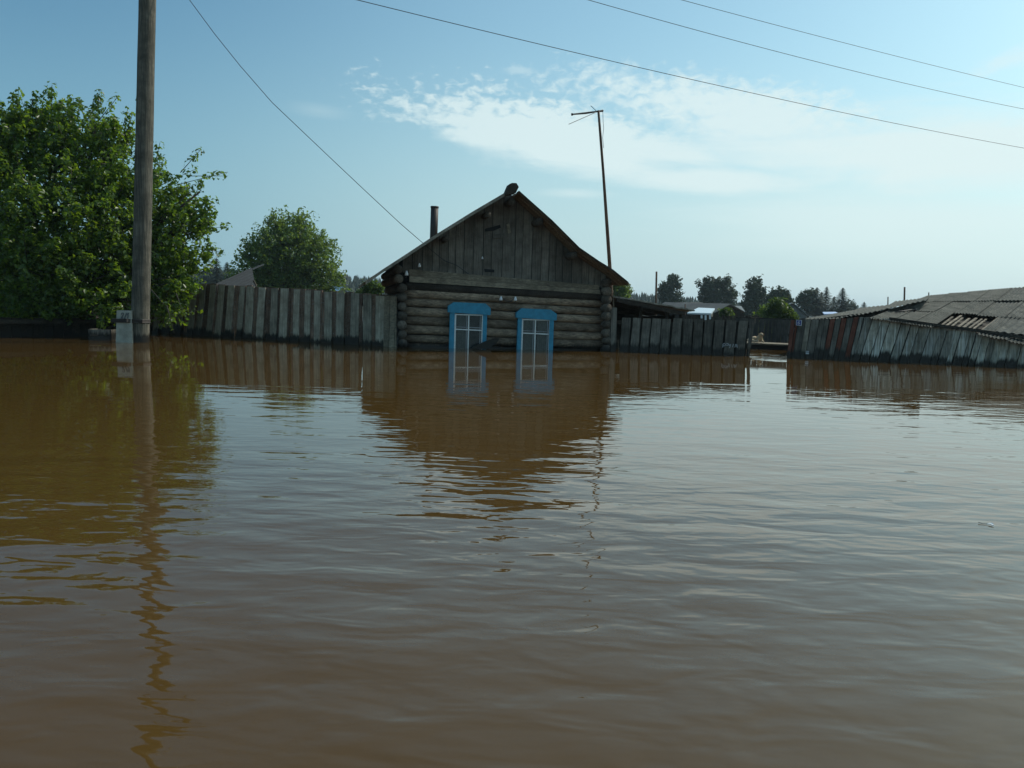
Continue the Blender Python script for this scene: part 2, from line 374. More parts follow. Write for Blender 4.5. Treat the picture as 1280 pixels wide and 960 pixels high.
# ------------------------------------------------------------------ water, terrain
mb = MB(); mb.v = [Vector(p) for p in ((-2500, -300, 0), (2500, -300, 0), (2500, 3500, 0), (-2500, 3500, 0))]; mb.f = [(0, 1, 2, 3)]
tag(part('water', mb, 'water'), kind='structure')
def hill_z(x, y):
    r = math.hypot(x, y); th = math.atan2(x, y)
    t = min(1, max(0, (r - 240) / 420)); t = t * t * (3 - 2 * t)
    base = -1.6 + t * (2.0 + 7.0 * math.exp(-((th + 0.25) / 0.28) ** 2))
    return base + 0.4 * math.sin(x * 0.02) * t
mb = MB(); NA, NR = 60, 24
rr = [0.5] + [200 + i * 40 for i in range(NR - 1)]
for j, r in enumerate(rr):
    for i in range(NA):
        a = 2 * math.pi * i / NA; x, y = r * math.sin(a), r * math.cos(a); mb.v.append(Vector((x, y, hill_z(x, y))))
for j in range(NR - 1):
    for i in range(NA):
        i2 = (i + 1) % NA; mb.f.append((j * NA + i, j * NA + i2, (j + 1) * NA + i2, (j + 1) * NA + i))
tag(part('terrain', mb, 'hill', smooth=True), kind='structure')

# ------------------------------------------------------------------ vegetation
def leaf_cloud(cen, nrm, size, asp=0.62):
    """diamond leaves, folded along the midrib: two triangles each"""
    n = len(cen); a = RNG.normal(size=(n, 3)); a -= nrm * np.sum(a * nrm, 1)[:, None]; a /= np.linalg.norm(a, axis=1)[:, None]
    b = np.cross(nrm, a); s = (size * RNG.uniform(0.55, 1.4, n))[:, None]
    fold = nrm * s * 0.16
    V = np.empty((n, 4, 3)); V[:, 0] = cen - a * s * 0.5; V[:, 1] = cen + b * s * 0.5 * asp + fold + a * s * 0.05; V[:, 2] = cen + a * s * 0.55; V[:, 3] = cen - b * s * 0.5 * asp + fold + a * s * 0.05
    i = np.arange(n)[:, None] * 4
    Fq = np.concatenate([i + np.array([[0, 1, 2]]), i + np.array([[0, 2, 3]])], 0)
    return V.reshape(-1, 3), Fq
def unit(n):
    v = RNG.normal(size=(n, 3)); return v / np.linalg.norm(v, axis=1)[:, None]
def crown(lumps, nshoot, per, leaf, shoot, flat=1.0, inner=0.35, drop=0.0):
    """lumps: (centre, radius). Shoots start inside the lumps and run outwards and up; leaves along each."""
    cs, ns, sh = [], [], []
    vol = np.array([r ** 2.2 for c, r in lumps]); pr = vol / vol.sum()
    idx = RNG.choice(len(lumps), nshoot, p=pr)
    for k in idx:
        c, r = lumps[k]; d = unit(1)[0]; d[2] *= flat
        rad = r * (inner + (1 - inner) * RNG.random() ** 0.45) * RNG.uniform(0.8, 1.06)
        p = np.array(c) + d * rad
        di = d * 0.7 + np.array([0, 0, 0.55 - drop]) + RNG.normal(size=3) * 0.35; di /= np.linalg.norm(di)
        L = shoot * RNG.uniform(0.5, 1.3); m = max(3, int(per * RNG.uniform(0.6, 1.4)))
        t = RNG.random(m); q = p + di * (t[:, None] - 0.35) * L
        off = unit(m); off *= (L * 0.30 * (1.15 - t) + leaf * 0.3)[:, None]
        cs.append(q + off); nn = off / np.linalg.norm(off, axis=1)[:, None] * 0.5 + np.array([0, 0, 0.6]) + RNG.normal(size=(m, 3)) * 0.55
        ns.append(nn / np.linalg.norm(nn, axis=1)[:, None]); sh.append((p - di * 0.35 * L, p + di * 0.65 * L))
    cs = np.concatenate(cs); ns = np.concatenate(ns); return cs, ns, sh
def lump_px(lst, Y, squash=0.8):
    out = []
    for (x, y, r, *o) in lst:
        oy = o[0] if o else 0.0
        p = atY(x, y, Y + oy); out.append((tuple(p), r * (Y + oy) / F))
    return out
def broad_tree(name, label, cat, px, Y, lst, nshoot, per, leaf, shoot, mat, group=None, trunk_r=0.15, twigs=0, inner=0.35, flat=1.0, extra=None, stems=1):
    base = atY(px, yh(px) + H / Y * F, Y); base.z = -0.8
    t = thing(name, base, label, cat, group)
    L = lump_px(lst, Y)
    cs, ns, sh = crown(L, nshoot, per, leaf, shoot, flat, inner)
    if extra:
        for (c0, d0, m) in extra:
            tt = RNG.random(m); q = np.array(c0) + np.array(d0) * tt[:, None]; off = unit(m) * (leaf * 0.9)
            cs = np.concatenate([cs, q + off]); nn = off / np.linalg.norm(off, axis=1)[:, None] + np.array([0, 0, 0.6]); ns = np.concatenate([ns, nn / np.linalg.norm(nn, axis=1)[:, None]])
    ok = cs[:, 2] > 0.05
    V, Fq = leaf_cloud(cs[ok], ns[ok], leaf); npmesh('crown', V, Fq, mat, t)
    mb = MB(); top = sum((Vector(c) * r for c, r in L), Vector()) / sum(r for c, r in L)
    for s in range(stems):
        b0 = base + Vector((random.uniform(-.5, .5), random.uniform(-.3, .3), 0)) * (0 if stems == 1 else 1.6)
        fork = b0.lerp(top, 0.45) + Vector((random.uniform(-.2, .2), 0, 0)) * trunk_r * 4
        mb.tube([b0, b0.lerp(fork, .5) + Vector((random.uniform(-1, 1), random.uniform(-1, 1), 0)) * trunk_r, fork], [trunk_r, trunk_r * .85, trunk_r * .7], 8, .06)
        for c, r in L[s::stems]:
            c = Vector(c); mid = fork.lerp(c, .5) + Vector((random.uniform(-1, 1), random.uniform(-1, 1), random.uniform(-.3, 1))) * r * .2
            mb.tube([fork, mid, c], [trunk_r * .55, trunk_r * .35, trunk_r * .14], 6, .05)
            for q in range(3):
                e = c + Vector(unit(1)[0]) * r * .9; e.z = max(e.z, c.z - r * .3); mb.tube([mid.lerp(c, .4), (mid + e) / 2 + Vector((0, 0, .1 * r)), e], [trunk_r * .25, trunk_r * .15, trunk_r * .05], 5)
    if twigs:
        for a, b in sh[:twigs]: mb.tube([a, b], [leaf * .09, leaf * .05], 3)
    if extra:
        for (c0, d0, m) in extra: mb.tube([Vector(c0) - Vector(d0) * .6, Vector(c0) + Vector(d0)], [leaf * .10, leaf * .05], 4)
    part('trunk', mb, 'barkt', t, True)
    return t
# the big leafy tree behind the pole, at the left edge
Yt = 20.0
lst = [(-60, 200, 70), (-20, 190, 62), (40, 190, 58), (95, 195, 62, .3), (140, 210, 55), (20, 270, 75, -.6), (90, 280, 80, -.9), (-60, 290, 80), (160, 270, 62, .2),
       (195, 250, 42, .3), (215, 300, 46, 0), (190, 340, 50, -.3), (130, 345, 62, -1.0), (60, 350, 62, -1.2), (0, 350, 62, -1.0), (-70, 370, 60), (225, 345, 34, -.3), (215, 380, 26, -.8),
       (240, 275, 24, .1), (248, 315, 20, 0), (15, 160, 30, .2), (65, 150, 28, .2), (120, 155, 28, 0), (-30, 150, 30), (150, 175, 24, 0), (250, 240, 10, 0), (262, 262, 10, 0), (30, 385, 26, -1.6), (75, 378, 30, -1.6), (125, 388, 24, -1.8), (232, 362, 16, -.8)]
def sprig(x, y, dx_, dy_, m, o=0.0):
    a = atY(x, y, Yt + o); b = atY(x + dx_, y + dy_, Yt + o); return (tuple(a), tuple(b - a), m)
ext = [sprig(65, 130, 0, -24, 46), (sprig(22, 135, -2, -17, 26)), sprig(120, 140, 4, -24, 50), sprig(112, 145, 14, -24, 34), sprig(132, 140, 16, -20, 34), sprig(48, 145, -8, -16, 30), sprig(10, 150, -12, -20, 26),
       sprig(160, 160, 6, -18, 30), sprig(195, 200, 5, -22, 36), sprig(235, 205, 16, -18, 34), sprig(215, 225, 30, -14, 40), sprig(245, 225, 40, -10, 22), sprig(255, 220, 30, 0, 16), sprig(240, 290, 46, -8, 40),
       sprig(245, 310, 36, 6, 34), sprig(235, 330, 34, -4, 40), sprig(240, 255, 20, -6, 34), sprig(176, 130, -1, -14, 10, -2.6), sprig(200, 375, 22, 26, 30, -1.6), sprig(225, 380, 8, 22, 16, -1.6), sprig(212, 395, 6, 22, 14, -1.9), sprig(90, 140, 2, -16, 26)]
broad_tree('leafy_tree', 'large dense green tree overhanging the water at the left edge, behind the utility pole', 'tree', 92, Yt, lst, 2350, 36, 0.105, 0.52, 'leaf', trunk_r=0.13, twigs=900, inner=.25, extra=ext, stems=3)
broad_tree('elder_bush', 'dense dark bush behind the low dark fence, under the big leafy tree', 'bush', 60, 23.5, [(x, 350 + 14 * math.sin(x), 42) for x in range(-120, 190, 34)] + [(x, 392, 30) for x in range(-110, 190, 30)], 1500, 18, 0.13, 0.5, 'leaf', trunk_r=0.06, inner=.1, stems=3)
# big round tree beyond the left fence
lst = [(360, 315, 44), (335, 322, 34), (395, 325, 32), (315, 340, 26), (362, 290, 26), (340, 300, 24), (385, 300, 24), (408, 345, 22), (330, 350, 30), (380, 350, 30), (300, 352, 14), (420, 360, 16), (355, 345, 34), (348, 278, 14), (375, 278, 13), (402, 312, 15), (318, 318, 14)]
broad_tree('round_tree', 'big rounded green tree beyond the left plank fence', 'tree', 360, 58, lst, 1900, 14, 0.20, 0.8, 'leaf2', trunk_r=0.25, inner=.3)
# trees behind the yards, right half
broad_tree('loose_tree', 'tall loose tree with a side stem, right of the thin bare post', 'tree', 838, 150, [(838, 356, 9), (832, 366, 9), (842, 352, 6), (836, 376, 10), (849, 358, 4), (850, 368, 4), (828, 364, 5), (846, 378, 7), (840, 348, 4)], 380, 12, 0.42, 1.1, 'leaf3', 'trees beyond the yards', trunk_r=0.25)
broad_tree('dense_tree', 'wide twin topped dark tree above the shack roof', 'tree', 897, 150, [(887, 360, 10), (906, 360, 10), (896, 370, 14), (882, 372, 10), (912, 372, 10), (887, 353, 6), (907, 352, 6), (875, 355, 4), (898, 356, 8)], 600, 14, 0.42, 1.1, 'leaf3', 'trees beyond the yards', trunk_r=0.3)
broad_tree('birch_tree', 'tall ragged tree with sky gaps, right of the brown shack', 'tree', 944, 130, [(942, 365, 10), (940, 376, 11), (948, 372, 9), (943, 357, 7), (952, 366, 5), (933, 380, 6), (950, 385, 9), (947, 352, 4), (938, 354, 4), (957, 375, 5), (938, 390, 12)], 460, 12, 0.38, 1.1, 'leaf3', 'trees beyond the yards', trunk_r=0.25)
broad_tree('rounded_tree', 'low rounded dark tree directly above the bright green bush', 'tree', 975, 120, [(972, 369, 8), (980, 373, 8), (965, 375, 7), (975, 380, 11), (986, 380, 5)], 320, 12, 0.36, 1.0, 'leaf3', 'trees beyond the yards', trunk_r=0.25)
broad_tree('small_tree', 'small rounded tree showing under the right eave of the log house', 'tree', 775, 70, [(778, 362, 9), (768, 362, 9), (774, 370, 12), (784, 368, 5)], 320, 12, 0.22, 0.5, 'leaf2', 'trees beyond the yards', trunk_r=0.2)
broad_tree('garden_bush', 'bright green bush in front of the grey gable, behind the yard fence', 'bush', 972, 40, [(972, 386, 11), (966, 392, 10), (980, 392, 9), (972, 380, 6), (985, 397, 8), (960, 398, 7), (990, 400, 5), (970, 402, 12)], 420, 12, 0.16, 0.35, 'leaf4', trunk_r=0.06)
broad_tree('pale_bush', 'small pale green bush in front of the brown shack wall', 'bush', 908, 46, [(905, 391, 5), (912, 392, 4), (908, 397, 6)], 120, 10, 0.14, 0.3, 'leaf4', trunk_r=0.05)
broad_tree('distant_bush', 'low pale bush between the ragged tree and the brown shack', 'bush', 955, 60, [(955, 390, 6), (951, 396, 6), (958, 396, 6)], 130, 10, 0.2, 0.4, 'leaf2', trunk_r=0.06)
broad_tree('eave_bush', 'fresh green bush under the left eave of the log house', 'bush', 462, 45, [(462, 362, 9), (455, 366, 7), (470, 364, 8), (463, 372, 10)], 260, 12, 0.16, 0.4, 'leaf4', trunk_r=0.08)
broad_tree('far_leafy_tree', 'small leafy tree behind the broken shed roof, right of the spruces', 'tree', 1064, 170, [(1062, 383, 6), (1067, 385, 5), (1058, 387, 5)], 120, 10, 0.4, 0.9, 'leaf3', 'trees beyond the yards', trunk_r=0.2)
broad_tree('mixed_tree', 'bushy dark tree at the left of the spruce clump', 'tree', 1010, 150, [(1008, 372, 8), (1014, 368, 6), (1004, 378, 8), (1012, 380, 10), (1000, 376, 4)], 300, 12, 0.42, 1.0, 'leaf3', 'trees beyond the yards', trunk_r=0.25)

def conifer_np(cx, cy, z0, h, r, tiers, spokes, jit=0.25):
    V = []; Fc = []
    for i in range(tiers):
        t = i / tiers; z = z0 + h * (0.08 + 0.92 * t); rad = r * (1 - t) ** 0.85 + r * .04; dz = h / tiers * 1.9
        a0 = RNG.random() * 6.28
        for k in range(spokes):
            a = a0 + 2 * math.pi * k / spokes + RNG.normal() * .12; rr_ = rad * (1 + RNG.uniform(-jit, jit)); wd = 2.4 / spokes
            b = len(V); tipz = z - dz * (.25 + .3 * RNG.random())
            V += [(cx, cy, z + dz * .35), (cx + math.sin(a - wd) * rr_ * .55, cy + math.cos(a - wd) * rr_ * .55, z - dz * .18), (cx + math.sin(a) * rr_, cy + math.cos(a) * rr_, tipz), (cx + math.sin(a + wd) * rr_ * .55, cy + math.cos(a + wd) * rr_ * .55, z - dz * .18)]
            Fc += [(b, b + 1, b + 2), (b, b + 2, b + 3)]
    return V, Fc
def spruce(label, px, ytop, Y, rpx, group):
    base = atY(px, yh(px) + H / Y * F, Y); base.z = -0.5; top = atY(px, ytop, Y); h = top.z - base.z; r = rpx * 2.1 * Y / F
    t = thing('spruce_tree', base, label, 'tree', group)
    V, Fc = conifer_np(base.x, base.y, base.z + h * .08, h * .92, r, 26, 12, .3)
    npmesh('crown', np.array(V), np.array(Fc), 'needle', t)
    mb = MB().tube([base, Vector((base.x, base.y, base.z + h * .97))], [.2, .03], 6); part('trunk', mb, 'barkt', t)
G = 'spruces beyond the yards'
spruce('first spruce of the clump beside the bushy dark tree, with a broad crown', 1019, 358.5, 150, 10, G)
spruce('tallest narrow spruce, in the middle of the clump beyond the red boards', 1031, 357.5, 152, 8, G)
spruce('short spruce tucked between the two tall ones of the clump', 1025, 364, 160, 8, G)
spruce('short spruce in the gap before the lone pointed spruce', 1041, 370, 160, 8, G)
spruce('pointed lone spruce at the right end of the clump', 1051, 359, 148, 10, G)
spruce('tiny spruce tip peeking over the broken shed roof', 1079, 377, 220, 6, G)
spruce('dark spruce in the gap between the big leafy tree and the round tree', 271, 322, 130, 14, G)
spruce('shorter dark spruce at the left foot of the round tree', 284, 327, 135, 12, G)
spruce('lower dark spruce partly hidden by the big leafy tree', 258, 334, 140, 13, G)
# distant forest on the rise: one mass
V, Fc = [], []
def forest(n, th0, th1, r_0, r_1, hf):
    global V, Fc
    for _ in range(n):
        th = random.uniform(th0, th1); r = random.uniform(r_0, r_1); x, y = r * math.sin(th), r * math.cos(th)
        h = hf(th) * random.uniform(.8, 1.15); z = hill_z(x, y)
        v, f = conifer_np(x, y, z - 1, h, h * random.uniform(.2, .32), 6, 6, .3)
        b = len(V); V += v; Fc += [tuple(i + b for i in q) for q in f]
def fh(th):   # wanted top line above the horizon in photo pixels, at 420 m
    px = 640 + 1000 * math.tan(th); e = lerp([(-400, 30), (250, 32), (440, 29), (500, 25), (640, 24), (790, 19), (860, 15), (960, 8), (1100, 7), (1700, 8)], px)
    return e
forest(4200, -.75, .62, 330, 460, lambda th: max(5, fh(th) * .39 + 1.0 - (hill_z(395 * math.sin(th), 395 * math.cos(th)) - 0)))
forest(1500, -.75, -.12, 300, 400, lambda th: max(4, fh(th) * .33 - 1))
tag(npmesh('distant_forest', np.array(V), np.array(Fc), 'needle'), 'dark blue green conifer forest along the far horizon', 'forest', kind='stuff')

# ------------------------------------------------------------------ log house
A12 = R(12)
HP = Plane(wat(494, 433.6), (math.cos(A12), math.sin(A12), 0)); WD = -HP.n; UH = HP.u; ZV = Vector((0, 0, 1)); DEP = 6.2
house = thing('log_house', HP.P + UH * 2.5 - ZV * 0.6, 'flooded weathered log house with plank gable and two blue windows', 'house')
def hp(x, y, o=0.0): return HP.at(x, y, o)
def logline(k): return (366 + 11.4 * k, 379.5 + 10.3 * k)
# walls: front logs
UL, UR = HP.U(507, 400), HP.U(752, 400)
mb = MB()
for k in range(0, 9):
    yl, yr = logline(k); a = hp(504, yl); b = hp(752, yr)
    rl = 0.113 * random.uniform(.88, 1.06); rr2 = 0.103 * random.uniform(.88, 1.06)
    if random.random() < .5: rl, rr2 = rr2, rl
    n = 12; pts = [a.lerp(b, i / n) + Vector((0, 0, random.uniform(-.007, .007))) + HP.n * random.uniform(-.008, .008) for i in range(n + 1)]
    mb.tube(pts, [rl + (rr2 - rl) * i / n + random.uniform(-.004, .004) for i in range(n + 1)], 14)
part('log_wall', mb, 'log', house, True)
# side walls and the log ends that cross the corners
for side, pxs, lab in ((0, 502.5, 0), (1, 755, 1)):
    mb = MB()
    for k in range(-2, 9):
        yl, yr = logline(k - .5); y = yl if side == 0 else yr
        c = hp(pxs + random.uniform(-1.0, 1.0), y); r = 0.106 * random.uniform(.84, 1.1)
        if k < 0 and side == 0: c = c - UH * 0.10
        f = c + HP.n * random.uniform(.20, .28); n = 6
        mb.tube([f.lerp(c + WD * DEP, i / n) for i in range(n + 1)], r, 12, .04)
    part('side_log_wall', mb, 'logend', house, True)
mb = MB()
for k in range(9):
    yl, yr = logline(k); a = hp(504, yl) + WD * DEP; b = hp(752, yr) + WD * DEP; mb.tube([a, b], .115, 10)
part('back_log_wall', mb, 'log', house, True)
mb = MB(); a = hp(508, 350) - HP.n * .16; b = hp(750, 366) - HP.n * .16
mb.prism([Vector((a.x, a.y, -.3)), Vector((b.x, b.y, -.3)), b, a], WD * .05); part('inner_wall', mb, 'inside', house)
# roof
OV = 0.75; TH = 0.045
def uz_of(x, y, o): p = hp(x, y, o); return ((p - HP.P).dot(UH), p.z)
left_edge = [uz_of(x, y, OV) for x, y in ((641, 236), (590, 266), (545, 294), (505, 320.5), (478, 338), (457, 352.5))]
right_edge = [uz_of(x, y, OV) for x, y in ((648.5, 239), (690, 276), (724, 310), (748, 326.5), (766, 337.6), (785, 353))]
def roof_slab(edge, o0, o1, up=0.0, th=TH):
    mb = MB(); nb = 34
    for i in range(nb):   # boards/sheets running down the slope, laid side by side along the ridge
        d0 = o0 + (o1 - o0) * i / nb; d1 = o0 + (o1 - o0) * (i + 1) / nb - .004
        jj = random.uniform(-.01, .012) + up; ext = random.uniform(0, .04)
        top = [HP.P + UH * u + ZV * (z + jj) + HP.n * d0 for u, z in edge]
        e1, e2 = top[-1], top[-2]; top[-1] = e1 + (e1 - e2).normalized() * ext
        bot = [p - ZV * th for p in top][::-1]
        mb.prism(top + bot, HP.n * (d1 - d0))
    return mb
part('roof_slope', roof_slab(left_edge, OV, -DEP - .5), 'soffit', house)
part('roof_slope', roof_slab(right_edge, OV, -DEP - .5), 'soffit', house)
def verge(edge, o, th, wd, up):
    mb = MB(); top = [HP.P + UH * u + ZV * (z + up) + HP.n * o for u, z in edge]
    mb.prism(top + [p - ZV * th for p in top][::-1], HP.n * wd); return mb
mb = verge(left_edge, OV + .004, .075, .03, .02)
e1 = HP.P + UH * left_edge[-1][0] + ZV * (left_edge[-1][1] - .02) + HP.n * OV
part('verge_board', mb, 'roofedge', house)
mb = MB(); p0 = hp(480, 337.5, OV); p1 = hp(449, 356, OV + .1); mb.prism([p0, p1, p1 + WD * .5, p0 + WD * .6], ZV * .015); part('loose_roof_sheet', mb, 'roofedge', house)
part('verge_board', verge(right_edge, OV + .004, .04, .03, .01), 'rafter', house)
# ridge log lying on the peak
mb = MB(); c = hp(641, 236.5, OV + .12)
pr = [hp(x, y, OV + .12) for x, y in ((631, 244), (637, 230), (640, 228.6), (645.6, 228.8), (648.6, 233.6), (645, 241))]
mb.prism(pr, WD * .32); part('ridge_log', mb, 'rafter', house)
# purlin ends below the roof
def purlin(x, y, r=.085):
    mb = MB(); c = hp(x, y, OV - .2); mb.tube([c, c + WD * (OV + .1)], r, 12, .05); part('purlin', mb, 'logend', house, True)
purlin(675, 277); purlin(718, 319, .08); purlin(610, 268, .07); purlin(640, 252, .08); purlin(558, 298, .07)
# gable boards
def roofz(u):
    L = sorted(left_edge); Rr = sorted(right_edge)
    if u < left_edge[0][0]: return lerp(L, u) - TH
    if u > right_edge[0][0]: return lerp(Rr, u) - TH
    return left_edge[0][1] - TH
def tie_top(u):
    a = HP.P; pl_, pr_ = hp(511, 337.5), hp(749, 356.5); ul = (pl_ - a).dot(UH); ur = (pr_ - a).dot(UH); return pl_.z + (pr_.z - pl_.z) * (u - ul) / (ur - ul)
mb = MB(); u = HP.U(503, 333); uend = HP.U(757, 350)
while u < uend:
    wd = random.uniform(.14, .26) if HP.U(615, 300) > u or u > HP.U(634, 300) else .3
    u2 = min(u + wd, uend); o = random.choice((0, .012)) + random.uniform(0, .008)
    b0, b1 = tie_top(u) - .05 - random.uniform(0, .02), tie_top(u2) - .05
    us = [u + .007, (u + u2) / 2, u2 - .007]
    tp = [HP.uz(q, max(roofz(q) - .005, b0 + .02), o + .02) for q in us]
    mb.prism([HP.uz(us[0], b0, o + .02), HP.uz(us[2], b1, o + .02)] + tp[::-1], WD * .022)
    u = u2
part('gable_boards', mb, 'gable', house)
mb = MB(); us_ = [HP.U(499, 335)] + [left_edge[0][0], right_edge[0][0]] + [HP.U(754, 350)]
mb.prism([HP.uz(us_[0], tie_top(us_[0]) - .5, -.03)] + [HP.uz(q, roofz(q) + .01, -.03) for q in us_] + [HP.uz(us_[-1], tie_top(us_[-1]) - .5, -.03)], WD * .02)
part('gable_light_block', mb, 'inside', house)  # added near-black sheet, stops light between the boards and keeps seams dark
mb = MB(); mb.prism([HP.uz(us_[0], tie_top(us_[0]) - .5, -DEP)] + [HP.uz(q, roofz(q) + .01, -DEP) for q in us_] + [HP.uz(us_[-1], tie_top(us_[-1]) - .5, -DEP)], WD * .02)
part('back_gable', mb, 'gable', house)
mb = MB(); 
a, b, c, d = hp(511, 336.5, .12), hp(748, 356.5, .12), hp(751, 367.6, .12), hp(512, 352.5, .12)
m1, m2 = a.lerp(d, .52), b.lerp(c, .5)
mb.prism([a, b, m2 + ZV * .003, m1 + ZV * .003], WD * .07); mb.prism([m1 - ZV * .003, m2 - ZV * .003, c, d], WD * .075); part('tie_board', mb, 'tie', house)
mb = MB(); a, b = hp(507, 358, .04), hp(752, 371.5, .04); mb.tube([a, a.lerp(b, .5), b], .10, 10); part('dark_beam', mb, 'rafter', house, True)
mb = MB(); mb.prism([hp(*q, .06) for q in ((633.3, 280.5), (636.5, 278.5), (639, 291), (635, 292))], WD * .03); part('patch_board', mb, 'tie', house)
mb = MB(); mb.prism([hp(*q, .06) for q in ((616, 293), (632.5, 291.5), (632.5, 297.5), (616, 298))], WD * .03); part('patch_board', mb, 'gable', house)
mb = MB(); mb.prism([hp(*q, .05) for q in ((606, 286), (625, 281), (626, 284.5), (617, 288.5), (606, 289.5))], WD * .01); part('dark_hole', mb, 'inside', house)
mb = MB(); mb.prism([hp(*q, .05) for q in ((605, 336), (618, 337), (618, 340.5), (606, 340))], WD * .01); part('gable_slot', mb, 'inside', house)
# chimney
b_ = WD * 1.9; c1 = hp(542, 306) ; q = Plane(HP.P + WD * 1.9, UH)
p0, p1 = q.at(541.5, 312), q.at(543.3, 258.5)
mb = MB().tube([p0 - ZV * .3, p0.lerp(p1, .5), p1], .098, 14, .02).tube([p1 - ZV * .03, p1 + ZV * .012], .106, 14); part('stove_pipe', mb, 'metal', house, True)
# windows
def glassmat():
    m, t, p, o = newmat('old window glass')
    p.inputs['Base Color'].default_value = (.05, .06, .06, 1); p.inputs['Roughness'].default_value = .06
    tr = t.n('ShaderNodeBsdfTransparent'); mx = t.n('ShaderNodeMixShader'); mx.inputs[0].default_value = .6
    tcn = t.n('ShaderNodeTexCoord'); bp = t.n('ShaderNodeBump'); bp.inputs['Distance'].default_value = .004; t.l(t.noise(tcn.outputs['Object'], 6, 2), bp.inputs['Height']); t.l(bp.outputs[0], p.inputs['Normal'])
    t.l(p.outputs[0], mx.inputs[1]); t.l(tr.outputs[0], mx.inputs[2]); t.l(mx.outputs[0], o.inputs[0]); return m
MAT['glass'] = glassmat()
def down(p, z=-.45): return Vector((p.x, p.y, z))
def window(hdr, xl0, xl1, xr0, xr1, ytop, sl_, sr_, ysash, xm, ytr, lab, lean, crv):
    o = .24
    w0 = MB(); P = [hp(x, y, o) for x, y in hdr]; w0.prism(P, WD * .13)
    win = part('window', w0, 'blue', house); win['label'] = lab
    for xa, xb in ((xl0, xl1), (xr0, xr1)):
        m_ = MB(); t0, t1 = hp(xa, ytop, o - .03), hp(xb, ytop, o - .03); b0, b1 = hp(xa + lean, 436, o - .03), hp(xb + lean, 436, o - .03)
        b0 = b0 + (b0 - t0) * .35; b1 = b1 + (b1 - t1) * .35; m_.prism([t0, t1, b1, b0], WD * .09); part('casing', m_, 'blue', win)
    s = MB(); oo = o - .055
    def bar(x0, y0, x1, y1, wpx):
        a, b = hp(x0, y0, oo), hp(x1, y1, oo); s.bar(a, b, wpx * .0186, .03, UH if abs(x1 - x0) < abs(y1 - y0) else ZV)
    bar(sl_ + 1, ysash, sl_ + 1 + lean * 1.4, 452, 1.9); bar(sr_ - 1, ysash, sr_ - 1 + lean * 1.4, 452, 1.9); bar(sl_, ysash + 1, sr_, ysash + 2, 1.6)
    part('sash', s, 'white', win)
    s = MB(); oo -= .004; bar(xm, ysash + 1, xm + lean * 1.2, 452, 1.5); oo -= .003; bar(sl_ + 1, ytr, sr_ - 1, ytr + 1.6, 1.3); part('glazing_bar', s, 'white', win)
    s = MB(); oo = o - .085; bar(xm - 2.5, ysash + 1, xm - 2.5 + lean * 1.2, 452, 1.1); bar(sr_ - 4, ysash + 1, sr_ - 4 + lean, 452, 1.0); bar(sl_ + 1, ytr - 3, sr_ - 1, ytr - 1.4, 1.0); part('inner_sash', s, 'chalk', win)
    g = MB(); a, b = hp(sl_ + 1, ysash + 1, o - .07), hp(sr_ - 1, ysash + 2, o - .07); g.prism([a, b, down(b), down(a)], WD * .004); part('pane', g, 'glass', win)
    for (c0, c1) in crv:
        g = MB(); n = 14; top = []; bot = []
        for i in range(n + 1):
            x = c0 + (c1 - c0) * i / n; p = hp(x, ysash + 2, o - .095 + .006 * math.sin(i * 2.2)); top.append(p); bot.append(down(p))
        bb = len(g.v); g.v += top + bot
        g.f += [(i, i + 1, n + 2 + i, n + 1 + i) for i in range(n)]
        part('curtain', g, 'curtain', win, True)
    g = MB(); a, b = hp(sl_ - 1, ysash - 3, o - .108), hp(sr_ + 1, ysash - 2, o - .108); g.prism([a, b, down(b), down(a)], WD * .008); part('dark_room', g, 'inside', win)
window([(560, 390.3), (560.2, 382.5), (567.5, 377.6), (607, 379.3), (613.6, 385.5), (613.2, 394)], 562.6, 568.6, 604, 609, 390.5, 568.4, 604.4, 392, 586, 411.5, 'blue framed window on the left, with a white inner frame and a board at its foot', -1.2, ((569, 583),))
window([(645.4, 397), (645.6, 391), (652, 385.3), (688.5, 387), (696.2, 392.5), (695.8, 400.6)], 647.6, 652.6, 687.2, 692.6, 397.3, 652.2, 688.4, 398.2, 669.3, 416.3, 'blue framed window on the right, its head board split by a crack', -1.3, ((653, 668), (672, 687)))
# white insulators with iron hooks
def insulator(x, y, o=.2, s=1.0):
    c = hp(x, y, o); mb = MB().tube([c + ZV * .05 * s, c + ZV * .02 * s, c - ZV * .0 * s, c - ZV * .045 * s], [.018 * s, .022 * s, .034 * s, .04 * s], 10); i = part('insulator', mb, 'porcelain', house, True)
    mb = MB().tube([c - ZV * .03 * s, c - ZV * .07 * s, c - ZV * .08 * s + WD * o * .8], .008, 6); part('hook', mb, 'metal', i)
insulator(626.3, 373); insulator(644.3, 373.4); insulator(508.3, 341.5, .25, 1.1); insulator(524.3, 331.5, .14, .9); insulator(603, 322.3, .1, .6)
# drooping cable along the gable
pts = [hp(x, y, .10) for x, y in ((547, 319), (556, 326), (570, 331), (585, 342), (597, 348), (606, 356), (618, 364), (626, 371))]
part('cable', MB().tube(pts, .008, 5), 'wire', house)
pts = [hp(x, y, .19) for x, y in ((627, 371), (632, 376), (638, 377), (644, 372))]; part('cable', MB().tube(pts, .007, 5), 'wire', house)

